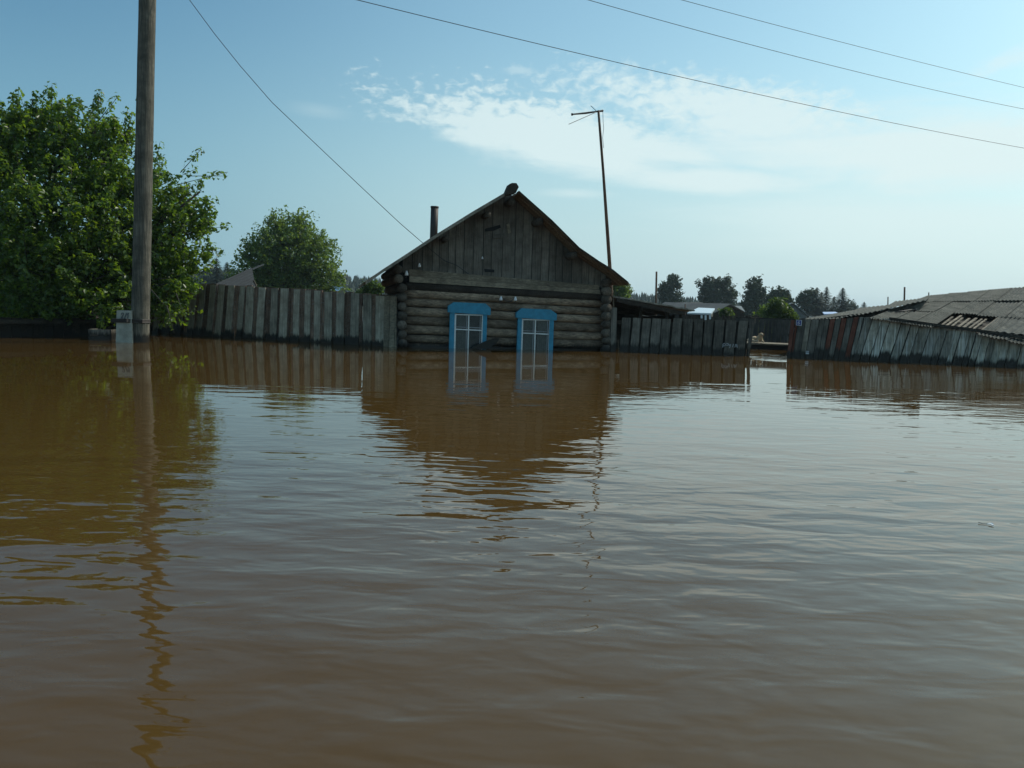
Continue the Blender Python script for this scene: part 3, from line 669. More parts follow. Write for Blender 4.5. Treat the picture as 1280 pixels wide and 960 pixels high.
# ------------------------------------------------------------------ fences
def fence_boards(mb, pl_, x0, x1, topf, leanf, wr, gr, bot=-.35, th=.022, o=0.0, tj=.012, jit=.05, yb=None, skip=None):
    """boards in photo-x order along the plane; leanf(x) = photo px the top moves right"""
    u = pl_.U(x0, yb(x0)); ue = pl_.U(x1, yb(x1)); k = pl_.U(700, 430) - pl_.U(699, 430)
    k = (ue - u) / (x1 - x0)
    while u < ue - .03:
        wd = random.uniform(*wr) * k; wd = min(wd, ue - u + .01)
        x = x0 + (u + wd / 2 - pl_.U(x0, yb(x0))) / k
        topz = pl_.at(x, topf(x)).z + random.uniform(-tj, tj); ln = leanf(x) * k
        oo = o + random.uniform(0, .012)
        tilt = random.uniform(-.02, .02)
        n = 6; pts = []
        for i in range(n + 1):
            t = i / n; z = bot + (topz - bot) * t; tt = z / topz
            pts.append(pl_.uz(u + wd / 2 + ln * tt + random.uniform(-.002, .002), z, oo + .01 * math.sin(t * 3 + x)))
        if not (skip and skip(x)):
            mb.strip(pts, (pl_.u + pl_.n * tilt).normalized(), pl_.n, wd, th, jit)
        u += wd + random.uniform(*gr) * k
def rails(pl_, xa, xb, yb, zs, parent, o=-.04, mat='blackw'):
    for z in zs:
        a = pl_.uz(pl_.U(xa, yb(xa)), z, o); b = pl_.uz(pl_.U(xb, yb(xb)), z, o); part('rail', MB().bar(a, b, .08, .05, ZV), mat, parent)
# left fence
lb = [(150, 414.5), (232, 417.3), (321, 420.8), (414, 427), (495, 433.8)]
ybL = lambda x: lerp(lb, x)
A_, B_ = wat(180, 415.6), wat(495, 433.8)
LP = Plane(A_, B_ - A_)
topL = lambda x: lerp([(150, 348), (232, 353.7), (321, 358), (414, 364), (492, 370.5)], x)
leanL = lambda x: lerp([(180, 10), (260, 8), (330, 4), (400, 1), (495, 0)], x)
t = thing('plank_fence', (A_ + B_) / 2, 'long fence of grey planks and bark edged slabs, between leafy tree and log house', 'fence')
mb = MB(); fence_boards(mb, LP, 145, 484, topL, leanL, (6, 9.5), (3, 8), yb=ybL); part('board_panel', mb, 'fence', t)
mb = MB(); fence_boards(mb, LP, 145, 490, lambda x: topL(x) - .3, leanL, (7, 11), (.1, .8), yb=ybL, th=.03, o=-.036, tj=.02, jit=.14); part('bark_slabs', mb, 'bark', t)
rails(LP, 165, 492, ybL, (.28, .95), t, -.09)
mb = MB(); fence_boards(mb, LP, 481, 496, lambda x: topL(x), lambda x: 0, (6, 7), (0, .5), yb=ybL, o=.03); part('end_planks', mb, 'tie', t)
for x in (250, 330, 410, 478):
    c = LP.uz(LP.U(x, ybL(x)), 0, -.16); part('post', MB().tube([c - ZV * .5, Vector((c.x, c.y, 1.05))], .06, 8), 'blackw', t)
# middle fence (between house and gap)
A_, B_ = wat(757, 438.8), wat(936, 445.4); MP = Plane(A_, B_ - A_)
ybM = lambda x: 439.2 + (x - 760) * .036
t = thing('grey_fence', (A_ + B_) / 2, 'dark grey plank fence with faded chalk writing, right of the log house', 'fence')
mb = MB(); fence_boards(mb, MP, 774, 936, lambda x: lerp([(774, 397.3), (850, 398.5), (939, 402)], x), lambda x: lerp([(774, 2.5), (850, 1), (905, 1), (936, 4)], x), (9, 12), (1.6, 3.2), yb=ybM, jit=.07); part('board_panel', mb, 'fence2', t)
mb = MB(); fence_boards(mb, MP, 776, 932, lambda x: 402, lambda x: 1, (12, 14), (.5, 1), yb=ybM, o=-.06); part('gap_shade_backing', mb, 'darkgap', t)  # added behind the boards to darken the gaps
rails(MP, 766, 935, ybM, (.25, .7), t, -.09)
mb = MB()
for xa, xb, yt in ((758.5, 762.8, 387.5), (763.6, 770.6, 384.5)):
    a, b = MP.at(xa, 438, .02), MP.at(xb, 438, .02); a2, b2 = MP.at(xa + .6, yt, .02), MP.at(xb + .6, yt, .02)
    mb.prism([Vector((a.x, a.y, -.3)), Vector((b.x, b.y, -.3)), b2, a2], -MP.n * .03)
part('gate_plank', mb, 'fence2', t)
a = MP.at(767.5, 384, -.02); b = MP.at(766.6, 366, -.02); part('thin_stick', MB().bar(a - ZV * .1, b, .025, .02, MP.u), 'batten', t)
a = MP.at(772.5, 425, .03); b = MP.at(773.5, 441, .03); part('thin_stick', MB().bar(a, b, .012, .012, MP.u), 'batten', t)
a = MP.at(936.3, 430, .02); b = MP.at(936.0, 447, .02); part('edge_trim', MB().bar(a, b - ZV * .1, .008, .02, MP.u), 'tie', t)
def strokes(pl_, polys, o, wd, mat, parent, name):
    mb = MB()
    for poly in polys:
        P = [pl_.at(x, y, o) for x, y in poly]
        for a, b in zip(P, P[1:]): mb.bar(a, b, wd, .004, pl_.n.cross(b - a))
    return part(name, mb, mat, parent)
strokes(MP, [[(903.4, 434.4), (903.9, 430), (905.5, 429.2), (907, 430.4), (906.6, 432), (904, 432.5)], [(907.8, 429.6), (910.2, 429.4), (910.6, 431.2), (908, 432)], [(911.2, 430.2), (911.8, 432.4)], [(913.3, 430.2), (912.6, 433.2), (911.8, 435.2)],
             [(916.8, 430), (915.6, 434)], [(919.8, 430), (918.4, 434.4), (921.0, 430.4), (921.6, 434.6)], [(918.8, 433), (921.4, 432.8)]], .052, .022, 'chalk', t, 'chalk_writing')
# right, leaning fence with red boards
A_, B_ = wat(984, 446.8), wat(1082, 450.8); RP = Plane(A_, B_ - A_)
ybR = lambda x: 446.8 + (x - 984) * .041
t = thing('leaning_fence', (A_ + B_) / 2, 'leaning dark plank fence with three red brown boards and a blue number plate', 'fence')
spec = [(983.5, 988, 'redb', 400, 5.5, 0), (988.6, 991, 'redb', 402, 6, -.02), (991, 999.6, 'fence2', 398.3, 7.5, .01), (1000, 1006, 'fence', 398.6, 7.8, 0), (1006.5, 1015.6, 'fence2', 399, 8.4, 0), (1016, 1022, 'fence2', 399.6, 9, .01), (1022.5, 1027.8, 'fence2', 399.4, 9, 0),
        (1028.6, 1034.3, 'redb', 399.3, 9.6, .012), (1034.8, 1041.2, 'fence2', 398.6, 10.2, 0), (1041.8, 1047.6, 'redb', 398.2, 10.6, .01), (1048, 1055, 'fence2', 397.8, 11.4, 0), (1055.4, 1061.4, 'redb', 397.3, 12, .01), (1062, 1066.4, 'limed', 396.4, 13, .03), (1067, 1079, 'fence2', 397, 13.6, .015)]
bmR = {}
for xa, xb, m_, yt, ln, o in spec:
    mb = bmR.setdefault(m_, MB()); k = 1
    a, b = RP.at(xa, ybR(xa), o), RP.at(xb, ybR(xb), o); a2, b2 = RP.at(xa + ln, yt, o), RP.at(xb + ln, yt - .2, o)
    a = a + (a - a2) * .3; b = b + (b - b2) * .3
    mb.prism([a, b, b2 + ZV * random.uniform(-.01, .02), a2], -RP.n * .024)
part('dark_boards', bmR['fence2'], 'fence2', t); part('red_boards', bmR['redb'], 'redb', t); part('pale_board', bmR['limed'], 'limed', t); part('pale_board', bmR['fence'], 'fence', t)
mb = MB(); fence_boards(mb, RP, 986, 1070, lambda x: 404, lambda x: lerp([(984, 6), (1080, 12)], x), (10, 12), (.4, .6), yb=ybR, o=-.06); part('gap_shade_backing', mb, 'darkgap', t)
rails(RP, 988, 1080, ybR, (.25, .75), t, -.09)
pt = MB().prism([RP.at(x, y, .05) for x, y in ((995.4, 399.8), (1002.6, 400.2), (1002, 407.4), (995, 406.6))], -RP.n * .012); plate = part('number_plate', pt, 'signwhite', t)
part('plate_face', MB().prism([RP.at(x, y, .053) for x, y in ((995.9, 400.4), (1001.7, 400.7), (1001.2, 406.6), (995.6, 406))], -RP.n * .008), 'signblue', plate)
strokes(RP, [[(999.4, 401.6), (998, 402.4), (997.3, 403.8), (997.6, 405), (998.7, 405.3), (999.6, 404.4), (999.2, 403.4), (997.8, 403.5)]], .056, .013, 'signwhite', plate, 'number')
mb = MB().prism([RP.at(x, y, .05) for x, y in ((1007.2, 438.6), (1011.4, 438.8), (1011.2, 442.8), (1007.2, 442.6))], -RP.n * .01); part('white_tag', mb, 'signwhite', t)
mb = MB().prism([RP.at(x, y, .053) for x, y in ((1007.2, 439.6), (1011.4, 439.8), (1011.3, 440.6), (1007.2, 440.4))], -RP.n * .006); part('dark_band', mb, 'black', t)

# ------------------------------------------------------------------ right shed: limed boards under a broken sheet roof
A_, B_ = wat(1066, 450.2), wat(1284, 459.4); SP = Plane(A_, B_ - A_)
ybS = lambda x: 450.2 + (x - 1066) * .042
shed = thing('collapsed_shed', (A_ + B_) / 2, 'sagging shed of lime streaked boards under a broken corrugated roof, at the right edge', 'shed')
topS = lambda x: lerp([(1066, 396.8), (1096, 396.6), (1120, 401), (1180, 409.5), (1250, 420), (1300, 426.5)], x + leanS(x))
leanS = lambda x: lerp([(1066, 14), (1100, 13), (1160, 11.5), (1220, 7), (1280, 4.5)], x)
mb = MB(); fence_boards(mb, SP, 1065, 1340, topS, leanS, (6, 14), (.6, 1.6), yb=ybS, tj=.02, jit=.03); part('board_wall', mb, 'limed', shed)
mb = MB(); fence_boards(mb, SP, 1066, 1340, lambda x: topS(x) + 2, leanS, (14, 16), (.2, .3), yb=ybS, o=-.06); part('gap_shade_backing', mb, 'darkgap', shed)
def sheet(name, pA, pB, pC, pD, parent, waves, mat='slate', amp=.014, th=.010, rag=0.04, sag=0.0):
    """corrugated sheet: A->B front edge, D->C back edge; corrugations run from front to back"""
    n = waves * 6; m = 6; V = []; pA, pB, pC, pD = map(Vector, (pA, pB, pC, pD)); nrm = (pB - pA).cross(pD - pA).normalized()
    if nrm.z < 0: nrm = -nrm
    mb = MB(); rg = [random.uniform(-rag, rag) for _ in range(waves + 1)]
    for j in range(m + 1):
        v = j / m
        for i in range(n + 1):
            u = i / n; vv = v + (rg[int(u * waves)] * (1 - v) if j == 0 else 0)
            p = pA.lerp(pB, u).lerp(pD.lerp(pC, u), vv) + nrm * (amp * math.cos(2 * math.pi * u * waves)) - ZV * sag * math.sin(math.pi * u) * math.sin(math.pi * v)
            mb.v.append(p)
    off = len(mb.v); mb.v += [p - nrm * th for p in mb.v[:off]]
    W_ = n + 1
    for j in range(m):
        for i in range(n):
            a = j * W_ + i; mb.f.append((a, a + 1, a + 1 + W_, a + W_)); mb.f.append((off + a + W_, off + a + 1 + W_, off + a + 1, off + a))
    for i in range(n): mb.f.append((i + 1, i, off + i, off + i + 1)); a = m * W_ + i; mb.f.append((a, a + 1, off + a + 1, off + a))
    for j in range(m): a = j * W_; mb.f.append((a, a + W_, off + a + W_, off + a)); a += n; mb.f.append((a + W_, a, off + a, off + a + W_))
    return part(name, mb, mat, parent)
# control points: front eave and ridge, (photo x, y, Y distance)
def Q(x, y, Y): return atY(x, y, Y)
f0, f1, f2, f3 = Q(1092, 397, 18.7), Q(1150, 404, 18.4), Q(1215, 413, 18.1), Q(1300, 428, 17.7)
g0, g1, g2, g3 = Q(1160, 370.3, 25.5), Q(1215, 366.6, 25), Q(1278, 361, 24.5), Q(1390, 356, 24)
rows = [f0, f1, f2, f3]; back = [g0, g1, g2, g3]
def RS(u, v):   # roof surface
    t_ = min(2.9999, max(0, u)); i = int(t_); fr = t_ - i
    return rows[i].lerp(rows[i + 1], fr).lerp(back[i].lerp(back[i + 1], fr), v)
def rs_sheet(u0, u1, v0, v1, lift, waves, **k):
    lf = lambda q: ZV * (lift + random.uniform(-.012, .012))
    return sheet('roof_sheet', RS(u0, v0) + lf(0), RS(u1, v0) + lf(0), RS(u1, v1) + lf(0), RS(u0, v1) + lf(0), shed, waves, **k)
vs = [0, .30, .64, 1.0]
for r_ in range(3):
    n_ = 7; sh_ = random.uniform(-.1, .1)
    for c_ in range(n_):
        u0 = max(0, c_ * 3 / n_ + (sh_ if c_ else 0)); u1 = min(3, (c_ + 1) * 3 / n_ + sh_ + .03) if c_ < n_ - 1 else 3
        if r_ == 0 and 1.25 < u0 < 2.05: continue
        rs_sheet(u0, u1, vs[r_] - (.045 if r_ == 0 else .02), vs[r_ + 1] + .02, .03 * r_ * .6 + random.uniform(-.012, .02), 8, rag=.012, sag=random.uniform(0, .05))
# exposed battens where sheets are missing, and dark boarding under them
mb = MB()
for i in range(9):
    u = 1.36 + i * .105 + random.uniform(-.02, .02); a, b = RS(u, .03), RS(u + random.uniform(-.03, .03), .27 + random.uniform(-.06, .02)); mb.bar(a - ZV * .02, b - ZV * .02, random.uniform(.03, .07), .02, SP.u)
part('bare_battens', mb, 'batten', shed)
mb = MB()
for i in range(16):
    v = i / 16; a, b = RS(.02, v + .005) - ZV * .12, RS(3.0, v + .005) - ZV * .12; c, d = RS(3.0, v + .055) - ZV * .12, RS(.02, v + .055) - ZV * .12
    m1, m2 = RS(1.5, v + .005) - ZV * .12, RS(1.5, v + .055) - ZV * .12; mb.prism([a, m1, m2, d], -ZV * .02); mb.prism([m1, b, c, m2], -ZV * .02)
part('roof_boarding', mb, 'rafter', shed)
# the loose newer sheet lying low at the right
sheet('roof_sheet', Q(1245, 414, 18.2), Q(1330, 424, 17.8), Q(1390, 380, 21), Q(1292, 384, 21.5), shed, 8, rag=.0)
# front eave beam following the wall top
pts = [SP.at(x, lerp([(1096, 396.5), (1120, 399.5), (1180, 408), (1210, 411.5), (1250, 417.5), (1320, 428)], x), .03) for x in (1112, 1150, 1180, 1210, 1250, 1290, 1330)]
mb = MB()
for a, b in zip(pts, pts[1:]): mb.bar(a, b, .07, .14, ZV)
part('eave_beam', mb, 'blackw', shed)
# dark side/back closure of the shed
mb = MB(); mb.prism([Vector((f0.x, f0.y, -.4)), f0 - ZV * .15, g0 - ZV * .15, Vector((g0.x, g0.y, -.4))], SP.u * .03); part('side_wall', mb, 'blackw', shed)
# rubbish lying on the roof
mb = MB().tube([RS(.22, .16) + ZV * .05, RS(.50, .27) + ZV * .06], [.014, .02], 8).tube([RS(.50, .27) + ZV * .0, RS(.50, .27) + ZV * .10], .045, 8)
o = part('rusty_pipe', mb, 'metal', None, True, origin=RS(.22, .16)); tag(o, 'short rusty pipe lying on the broken corrugated roof', 'pipe')
mb = MB(); c = RS(.30, .28); mb.box(c + ZV * .08, UH * .07, WD * .02, ZV * .07); tag(part('tin_scrap', mb, 'metal', origin=c), 'dark upright tin scrap on the broken corrugated roof', 'scrap')
# upper roof layer at the left of the shed, with a dark gap below it
low = thing('low_shed', Q(1040, 452, 21), 'low shed with a sunlit sheet roof showing behind the red boards', 'shed')
sheet('roof_sheet', Q(1003, 399.2, 19.6), Q(1050, 397.8, 19.6), Q(1078, 386, 25), Q(1040, 392.8, 25), low, 10, rag=.03)
sheet('roof_sheet', Q(1050, 397.2, 19.55), Q(1104, 387.5, 19.9), Q(1130, 379.5, 25), Q(1076, 384.5, 25), low, 10, rag=.03)
sheet('roof_sheet', Q(1102, 387, 20), Q(1160, 374.5, 20.6), Q(1162, 371.8, 25), Q(1120, 376.5, 25), low, 9, rag=.03)
mb = MB(); mb.prism([Q(1008, 400.2, 19.8), Q(1100, 388.5, 20.1), Q(1160, 376, 20.8), Q(1100, 396, 20.1), Q(1070, 402, 19.9), Q(1010, 404, 19.8)], (0, .05, 0)); part('gap_shade_panel', mb, 'blackw', low)  # dark panel painted in for the shade in the gap below the sheets
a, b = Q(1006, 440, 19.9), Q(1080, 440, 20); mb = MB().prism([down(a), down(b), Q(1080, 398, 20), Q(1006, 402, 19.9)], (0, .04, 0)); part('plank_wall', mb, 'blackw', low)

# ------------------------------------------------------------------ lean-to roof beside the house
lt = thing('lean_to', Q(810, 440, 24), 'dark open lean-to with a sloping plank roof behind the grey fence', 'shed')
mb = MB(); N_ = 12; a0, b0 = Q(766, 369.5, 20.2), Q(869, 387.5, 20.6); depv = Vector((-.6, 3.6, -.15))
for i in range(N_):
    a = a0.lerp(b0, i / N_); b = a0.lerp(b0, (i + 1) / N_ - .004); j = ZV * random.uniform(-.012, .012); mb.prism([a + j, b + j, b + j + depv, a + j + depv], -ZV * .035)
part('roof', mb, 'roofedge', lt)
mb = MB()
for k in range(4): mb.bar(a0 + depv * (k / 3) * .96 - ZV * .10 + Vector((.1, .06, 0)), b0 + depv * (k / 3) * .96 - ZV * .10 + Vector((-.25, .06, 0)), .10, .08, ZV)
part('rafter', mb, 'rafter', lt)
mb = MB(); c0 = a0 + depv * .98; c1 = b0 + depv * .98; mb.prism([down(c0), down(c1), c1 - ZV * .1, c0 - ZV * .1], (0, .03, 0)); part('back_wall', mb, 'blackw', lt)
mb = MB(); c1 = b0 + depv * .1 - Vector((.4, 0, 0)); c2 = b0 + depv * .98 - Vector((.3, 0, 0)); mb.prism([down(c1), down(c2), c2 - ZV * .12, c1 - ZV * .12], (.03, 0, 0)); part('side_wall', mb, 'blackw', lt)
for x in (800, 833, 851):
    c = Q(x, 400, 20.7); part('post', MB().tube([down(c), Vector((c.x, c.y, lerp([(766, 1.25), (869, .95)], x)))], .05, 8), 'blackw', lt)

# ------------------------------------------------------------------ yard behind the gap: fence, landing stage, dog
A_, B_ = atY(896, 440, 27.2), atY(992, 440, 26.2); BP = Plane((A_.x, A_.y, 0), Vector((B_.x - A_.x, B_.y - A_.y, 0)))
t = thing('yard_fence', BP.uz(2, 0), 'dark weathered plank fence behind the gap and the lying dog', 'fence')
mb = MB(); fence_boards(mb, BP, 918, 996, lambda x: lerp([(918, 397.5), (955, 398.2), (990, 400)], x), lambda x: .5, (4, 7), (.2, .6), yb=lambda x: 430, o=0); part('board_panel', mb, 'fence2b', t)
rails(BP, 918, 992, lambda x: 430, (.3, .8), t, -.06); a, b = BP.at(939, 397.2, .05), BP.at(952, 397, .05); part('top_rail', MB().bar(a, b, .03, .05, ZV), 'batten', t)
a = BP.at(944, 398, .05); part('thin_stick', MB().bar(a, a - ZV * .16, .03, .03, BP.u), 'batten', t)
st = thing('landing_stage', Q(958, 437, 22.6), 'low plank walkway on the water behind the fence gap', 'walkway')
mb = MB(); z0 = .16
P0, P1 = Q(905, 432, 22.6), Q(1004, 434.5, 22.3)
for i in range(4):
    dv = Vector((0, .28 * i, 0)); a, b = Vector((P0.x, P0.y, z0)) + dv, Vector((P1.x, P1.y, z0 - .02)) + dv; mb.bar(a, b, .26, .04, Vector((0, 1, 0)))
part('deck', mb, 'tie', st)
mb = MB(); mb.bar(Vector((P0.x, P0.y - .02, .075)), Vector((P1.x, P1.y - .02, .055)), .12, .08, ZV); part('edge_beam', mb, 'blackw', st)
mb = MB()
for i in range(8):
    c = Vector((P0.x, P0.y, 0)).lerp(Vector((P1.x, P1.y, 0)), i / 7) + Vector((0, .9, 0)); mb.tube([c - ZV * .5, c + ZV * .13], .06, 8)
part('support', mb, 'blackw', st)
# dog: one skinned body
DC = Q(948.5, 433, 22.70); DC.z = z0 + .03
DS = .70
def dog():
    t_ = thing('dog', DC, 'cream coloured dog lying on the plank walkway, head up', 'dog')
    J = [((-.05, .42, .13), .115), ((-.10, .28, .13), .12), ((-.06, .10, .14), .115), ((.0, -.02, .17), .105), ((.02, -.08, .26), .075), ((.03, -.12, .33), .085), ((.035, -.19, .315), .062), ((.04, -.265, .275), .036),   # hip..muzzle
         ((-.09, -.02, .07), .05), ((-.10, -.14, .035), .036), ((-.10, -.26, .025), .032), ((.10, -.02, .07), .05), ((.11, -.14, .035), .036), ((.11, -.26, .025), .032),
         ((-.20, .34, .07), .075), ((-.24, .20, .04), .045), ((-.24, .08, .03), .034), ((.08, .38, .07), .07), ((.13, .26, .04), .042), ((.14, .14, .03), .034), ((-.12, .52, .07), .035), ((-.25, .56, .03), .022)]
    E = [(0, 1), (1, 2), (2, 3), (3, 4), (4, 5), (5, 6), (6, 7), (3, 8), (8, 9), (9, 10), (3, 11), (11, 12), (12, 13), (0, 14), (14, 15), (15, 16), (0, 17), (17, 18), (18, 19), (0, 20), (20, 21)]
    me = bpy.data.meshes.new('body'); rot = Matrix.Rotation(R(62), 3, 'Z') 
    # trunk lies off to the left, head and chest to the camera
    def tf(p, i):
        v = Vector(p) * DS
        if i in (0, 1, 14, 15, 16, 17, 18, 19, 20, 21): pv = Vector((0, .08 * DS, v.z)); q = v - pv; q = rot @ q; return pv + q
        return v
    me.from_pydata([tuple(tf(p, i)) for i, (p, r) in enumerate(J)], E, [])
    o = bpy.data.objects.new('body_rig', me); C.objects.link(o); sk = o.modifiers.new('s', 'SKIN'); 
    for i, (p, r) in enumerate(J): me.skin_vertices[0].data[i].radius = (r * DS, r * DS)
    me.skin_vertices[0].data[0].use_root = True
    ss = o.modifiers.new('b', 'SUBSURF'); ss.levels = 2; ss.render_levels = 2
    dg = bpy.context.evaluated_depsgraph_get(); m2 = bpy.data.meshes.new_from_object(o.evaluated_get(dg)); bpy.data.objects.remove(o)
    m2.name = 'body'; m2.materials.clear(); m2.materials.append(MAT['fur']); m2.polygons.foreach_set('use_smooth', [True] * len(m2.polygons))
    b = bpy.data.objects.new('body', m2); link(b, t_, DC)
    for s in (-1, 1):
        c = DC + Vector((.03 + s * .075, -.12, .37)) * DS; mb = MB().prism([c, c + Vector((s * .045, -.01, -.015)) * DS, c + Vector((s * .05, -.03, -.09)) * DS, c + Vector((s * .015, -.03, -.07)) * DS], (0, .014, 0)); part('ear', mb, 'furdark', t_)
        c = DC + Vector((.036 + s * .033, -.236, .345)) * DS; part('eye', MB().tube([c + Vector((0, .012, 0)), c, c - Vector((0, .006, 0))], [.010, .012, .004], 8), 'black', t_)
    c = DC + Vector((.04, -.292, .285)) * DS; part('nose', MB().tube([c + Vector((0, .015, 0)), c, c - Vector((0, .008, 0))], [.012, .016, .008], 8), 'black', t_)
dog()

# ------------------------------------------------------------------ yards beyond: shacks and roofs
def gable_shack(name, label, Y, apex, l, r, eave_h, dep, wallm, roofm, cat='shed', ov=.12):
    """apex, l, r: photo points of the gable triangle at distance Y; dep: ridge vector"""
    a, b, c = Q(*apex, Y), Q(*l, Y), Q(*r, Y); t_ = thing(name, Vector((a.x, Y, -.2)), label, cat); dep = Vector(dep)
    mb = MB().prism([down(b), down(c), c, a, b], dep); part('wall', mb, wallm, t_)
    fo = -dep.normalized() * .15
    for e in (b, c):
        d = (e - a); e2 = e + d * ov; mb = MB().prism([a + fo + ZV * .04, e2 + fo + ZV * .04, e2 + fo + dep * 1.05 + ZV * .04, a + fo + dep * 1.05 + ZV * .04], ZV * .06); part('roof', mb, roofm, t_)
    return t_
s_ = gable_shack('brown_shack', 'brown plank shack with a shallow gable, under the twin topped dark tree', 52, (911, 381.5), (893, 391), (927, 390.5), 1, (-3.2, 4.5, 0), 'rafter', 'brownr')
mb = MB().prism([Q(902, 391, 51.8), Q(906, 391, 51.8), Q(906, 397, 51.8), Q(902, 397, 51.8)], (0, .05, 0)); part('hatch', mb, 'inside', s_)
# long low brown-grey roofs behind
def slope_roof(name, label, fa, fb, ba, bb, Yf, Yb, mat, wallm='rafter', cat='shed'):
    A1, B1, A2, B2 = Q(*fa, Yf), Q(*fb, Yf), Q(*ba, Yb), Q(*bb, Yb); t_ = thing(name, Vector((A1.x, Yf, -.2)), label, cat)
    part('roof', MB().prism([A1, B1, B2, A2], ZV * .07), mat, t_)
    a, b = A1 + Vector((.1, .15, -.02)), B1 + Vector((-.1, .15, -.02)); c, d = B2 + Vector((-.1, -.1, -.02)), A2 + Vector((.1, -.1, -.02))
    part('wall', MB().prism([down(a), down(b), b, a], (0, .1, 0)).prism([down(d), down(c), c, d], (0, -.1, 0)).prism([down(b), down(c), c, b], (-.08, 0, 0)).prism([down(a), down(d), d, a], (.08, 0, 0)), wallm, t_); return t_
slope_roof('brown_roofed_barn', 'far barn with a low brown roof, left of the dark twin topped tree', (846, 387), (872, 387), (848, 378.8), (878, 379.2), 80, 88, 'brownr')
slope_roof('grey_roofed_barn', 'far barn with a flat looking grey roof behind the silver roofed shed', (868, 388), (895, 388.3), (878, 381.3), (911, 381.3), 60, 67, 'greyr')
slope_roof('tin_roofed_shed', 'small shed with a shiny silver blue roof behind the grey fence', (859, 392.6), (889, 393.4), (873, 386.2), (893.5, 387.2), 36, 40, 'silver', 'fence2b')
slope_roof('far_grey_shed', 'far grey roofed shed right of the brown shack, before the ragged tree', (926, 391), (931.5, 390.6), (916, 383), (926.5, 383.5), 66, 72, 'greyr')
slope_roof('blue_roofed_shed', 'tiny far shed with a pale blue roof beyond the broken roofs', (1030, 393.5), (1050, 393.2), (1028, 391), (1044, 390.8), 60, 64, 'bluewhite')
t = gable_shack('grey_gabled_house', 'far house with a pale grey gable behind the bright green bush', 50, (991, 380), (974, 392), (1008, 394.5), 1, (1.5, 5, 0), 'greyr', 'greyr', 'house')
t = gable_shack('white_roofed_house', 'tiny far house with a white roof seen over the left plank fence', 95, (428, 359.5), (423, 364), (434, 365), 1, (-2.0, 3, 0), 'brownr', 'silver', 'house')
mb = MB()
# low palings in front of the silver roofed shed
A_, B_ = atY(858, 440, 31), atY(900, 440, 31); KP = Plane((A_.x, A_.y, 0), (B_ - A_) * Vector((1, 1, 0)) if False else Vector((B_.x - A_.x, B_.y - A_.y, 0)))
t = thing('paling_fence', KP.uz(.5, 0), 'ragged brownish palings below the silver blue roof', 'fence')
mb = MB(); fence_boards(mb, KP, 846, 946, lambda x: 394 + random.uniform(-.8, 1.4), lambda x: .3, (2.2, 3.6), (.3, 1.1), yb=lambda x: 430, tj=.03); part('board_panel', mb, 'rafter', t)
for x, y0_, c in ((877, 398, 'silver'), (882, 400, 'silver'), (887.5, 399, 'silver')):
    a = KP.at(x, 394, .05); b = KP.at(x, y0_, .05); part('pale_stick', MB().bar(a, b, .07, .03, KP.u), c, t)
# small grey corrugated roof behind the left fence
t = thing('grey_shed', Q(300, 420, 27), 'small shed with a grey corrugated roof over the left fence, below the round tree', 'shed')
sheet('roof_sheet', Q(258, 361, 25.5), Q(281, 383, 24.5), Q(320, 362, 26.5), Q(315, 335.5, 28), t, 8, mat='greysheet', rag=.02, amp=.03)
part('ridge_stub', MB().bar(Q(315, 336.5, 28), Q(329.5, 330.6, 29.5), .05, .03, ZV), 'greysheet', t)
mb = MB().prism([down(Q(285, 376, 26.3)), down(Q(318, 366, 26.8)), Q(318, 364, 26.8), Q(285, 378, 26.3)], (0, 2.4, 0)); part('wall', mb, 'rafter', t)
mb = MB().prism([Q(315.5, 351, 26.5), Q(317.5, 350.5, 26.5), Q(321, 357, 26.5), Q(320, 359, 26.5)], (0, .04, 0)); part('broken_edge', mb, 'batten', t)

# ------------------------------------------------------------------ far posts
def post(px, yt, Y, r, label, lean=0.0, knob=False):
    b = Q(px, yh(px) + H / Y * F, Y); b.z = -.5; tp = Q(px + lean, yt, Y)
    t_ = MB().tube([b, b.lerp(tp, .5), tp], [r, r * .95, r * .85], 8); o = part('bare_post', t_, 'mast', origin=b, smooth=True); tag(o, label, 'post', 'bare posts beyond the yards')
post(819.5, 339.5, 40, .055, 'tall thin dark bare post rising behind the lean-to roof', 1.2)
post(856.5, 380, 45, .04, 'short dark stub post beside the end of the lean-to roof')
post(1130, 358.8, 40, .05, 'knotty bare post behind the broken shed roof', .8)
post(1110, 371, 60, .05, 'short far post left of the knotty one, behind the shed roof')
post(1161, 365.5, 60, .05, 'tiny post tip at the peak of the broken shed roof')

# ------------------------------------------------------------------ antenna mast
mx_ = Q(762.5, 436, 21.0); pts = [Q(x, y, 21.0) for x, y in ((764.4, 372), (762.3, 333), (759, 285), (754, 215), (750.5, 170), (748, 138))]
t = thing('antenna_mast', Vector((pts[0].x + .05, 21.0, 0)), 'leaning wooden mast with a bent television antenna, beside the log house', 'antenna')
b0 = pts[0] + (pts[0] - pts[1]) * 1.6; mb = MB().tube([b0] + pts, [.05, .048, .045, .042, .036, .031, .028], 8, .12); part('mast', mb, 'mast', t, True)
part('boom', MB().tube([Q(714.5, 143, 20.7), Q(732, 141.4, 20.9), Q(747, 139.3, 21), Q(753.5, 138.5, 21.1)], [.018, .026, .02, .03], 8), 'metal', t)
part('boom_end', MB().tube([Q(714, 143.2, 20.7), Q(716.2, 142.9, 20.7)], .03, 8), 'metal', t)
part('element', MB().tube([Q(711, 155.2, 20.3), Q(746.5, 139.6, 21), Q(738.5, 132.2, 21.5)], .009, 5), 'alu', t)
part('feed_cable', MB().tube([Q(753.5, 138.6, 21.05), Q(753.9, 152, 21.03), Q(754.6, 160, 21.0), Q(753.3, 172, 21), Q(754.5, 185, 20.98)], .006, 5), 'wire', t)

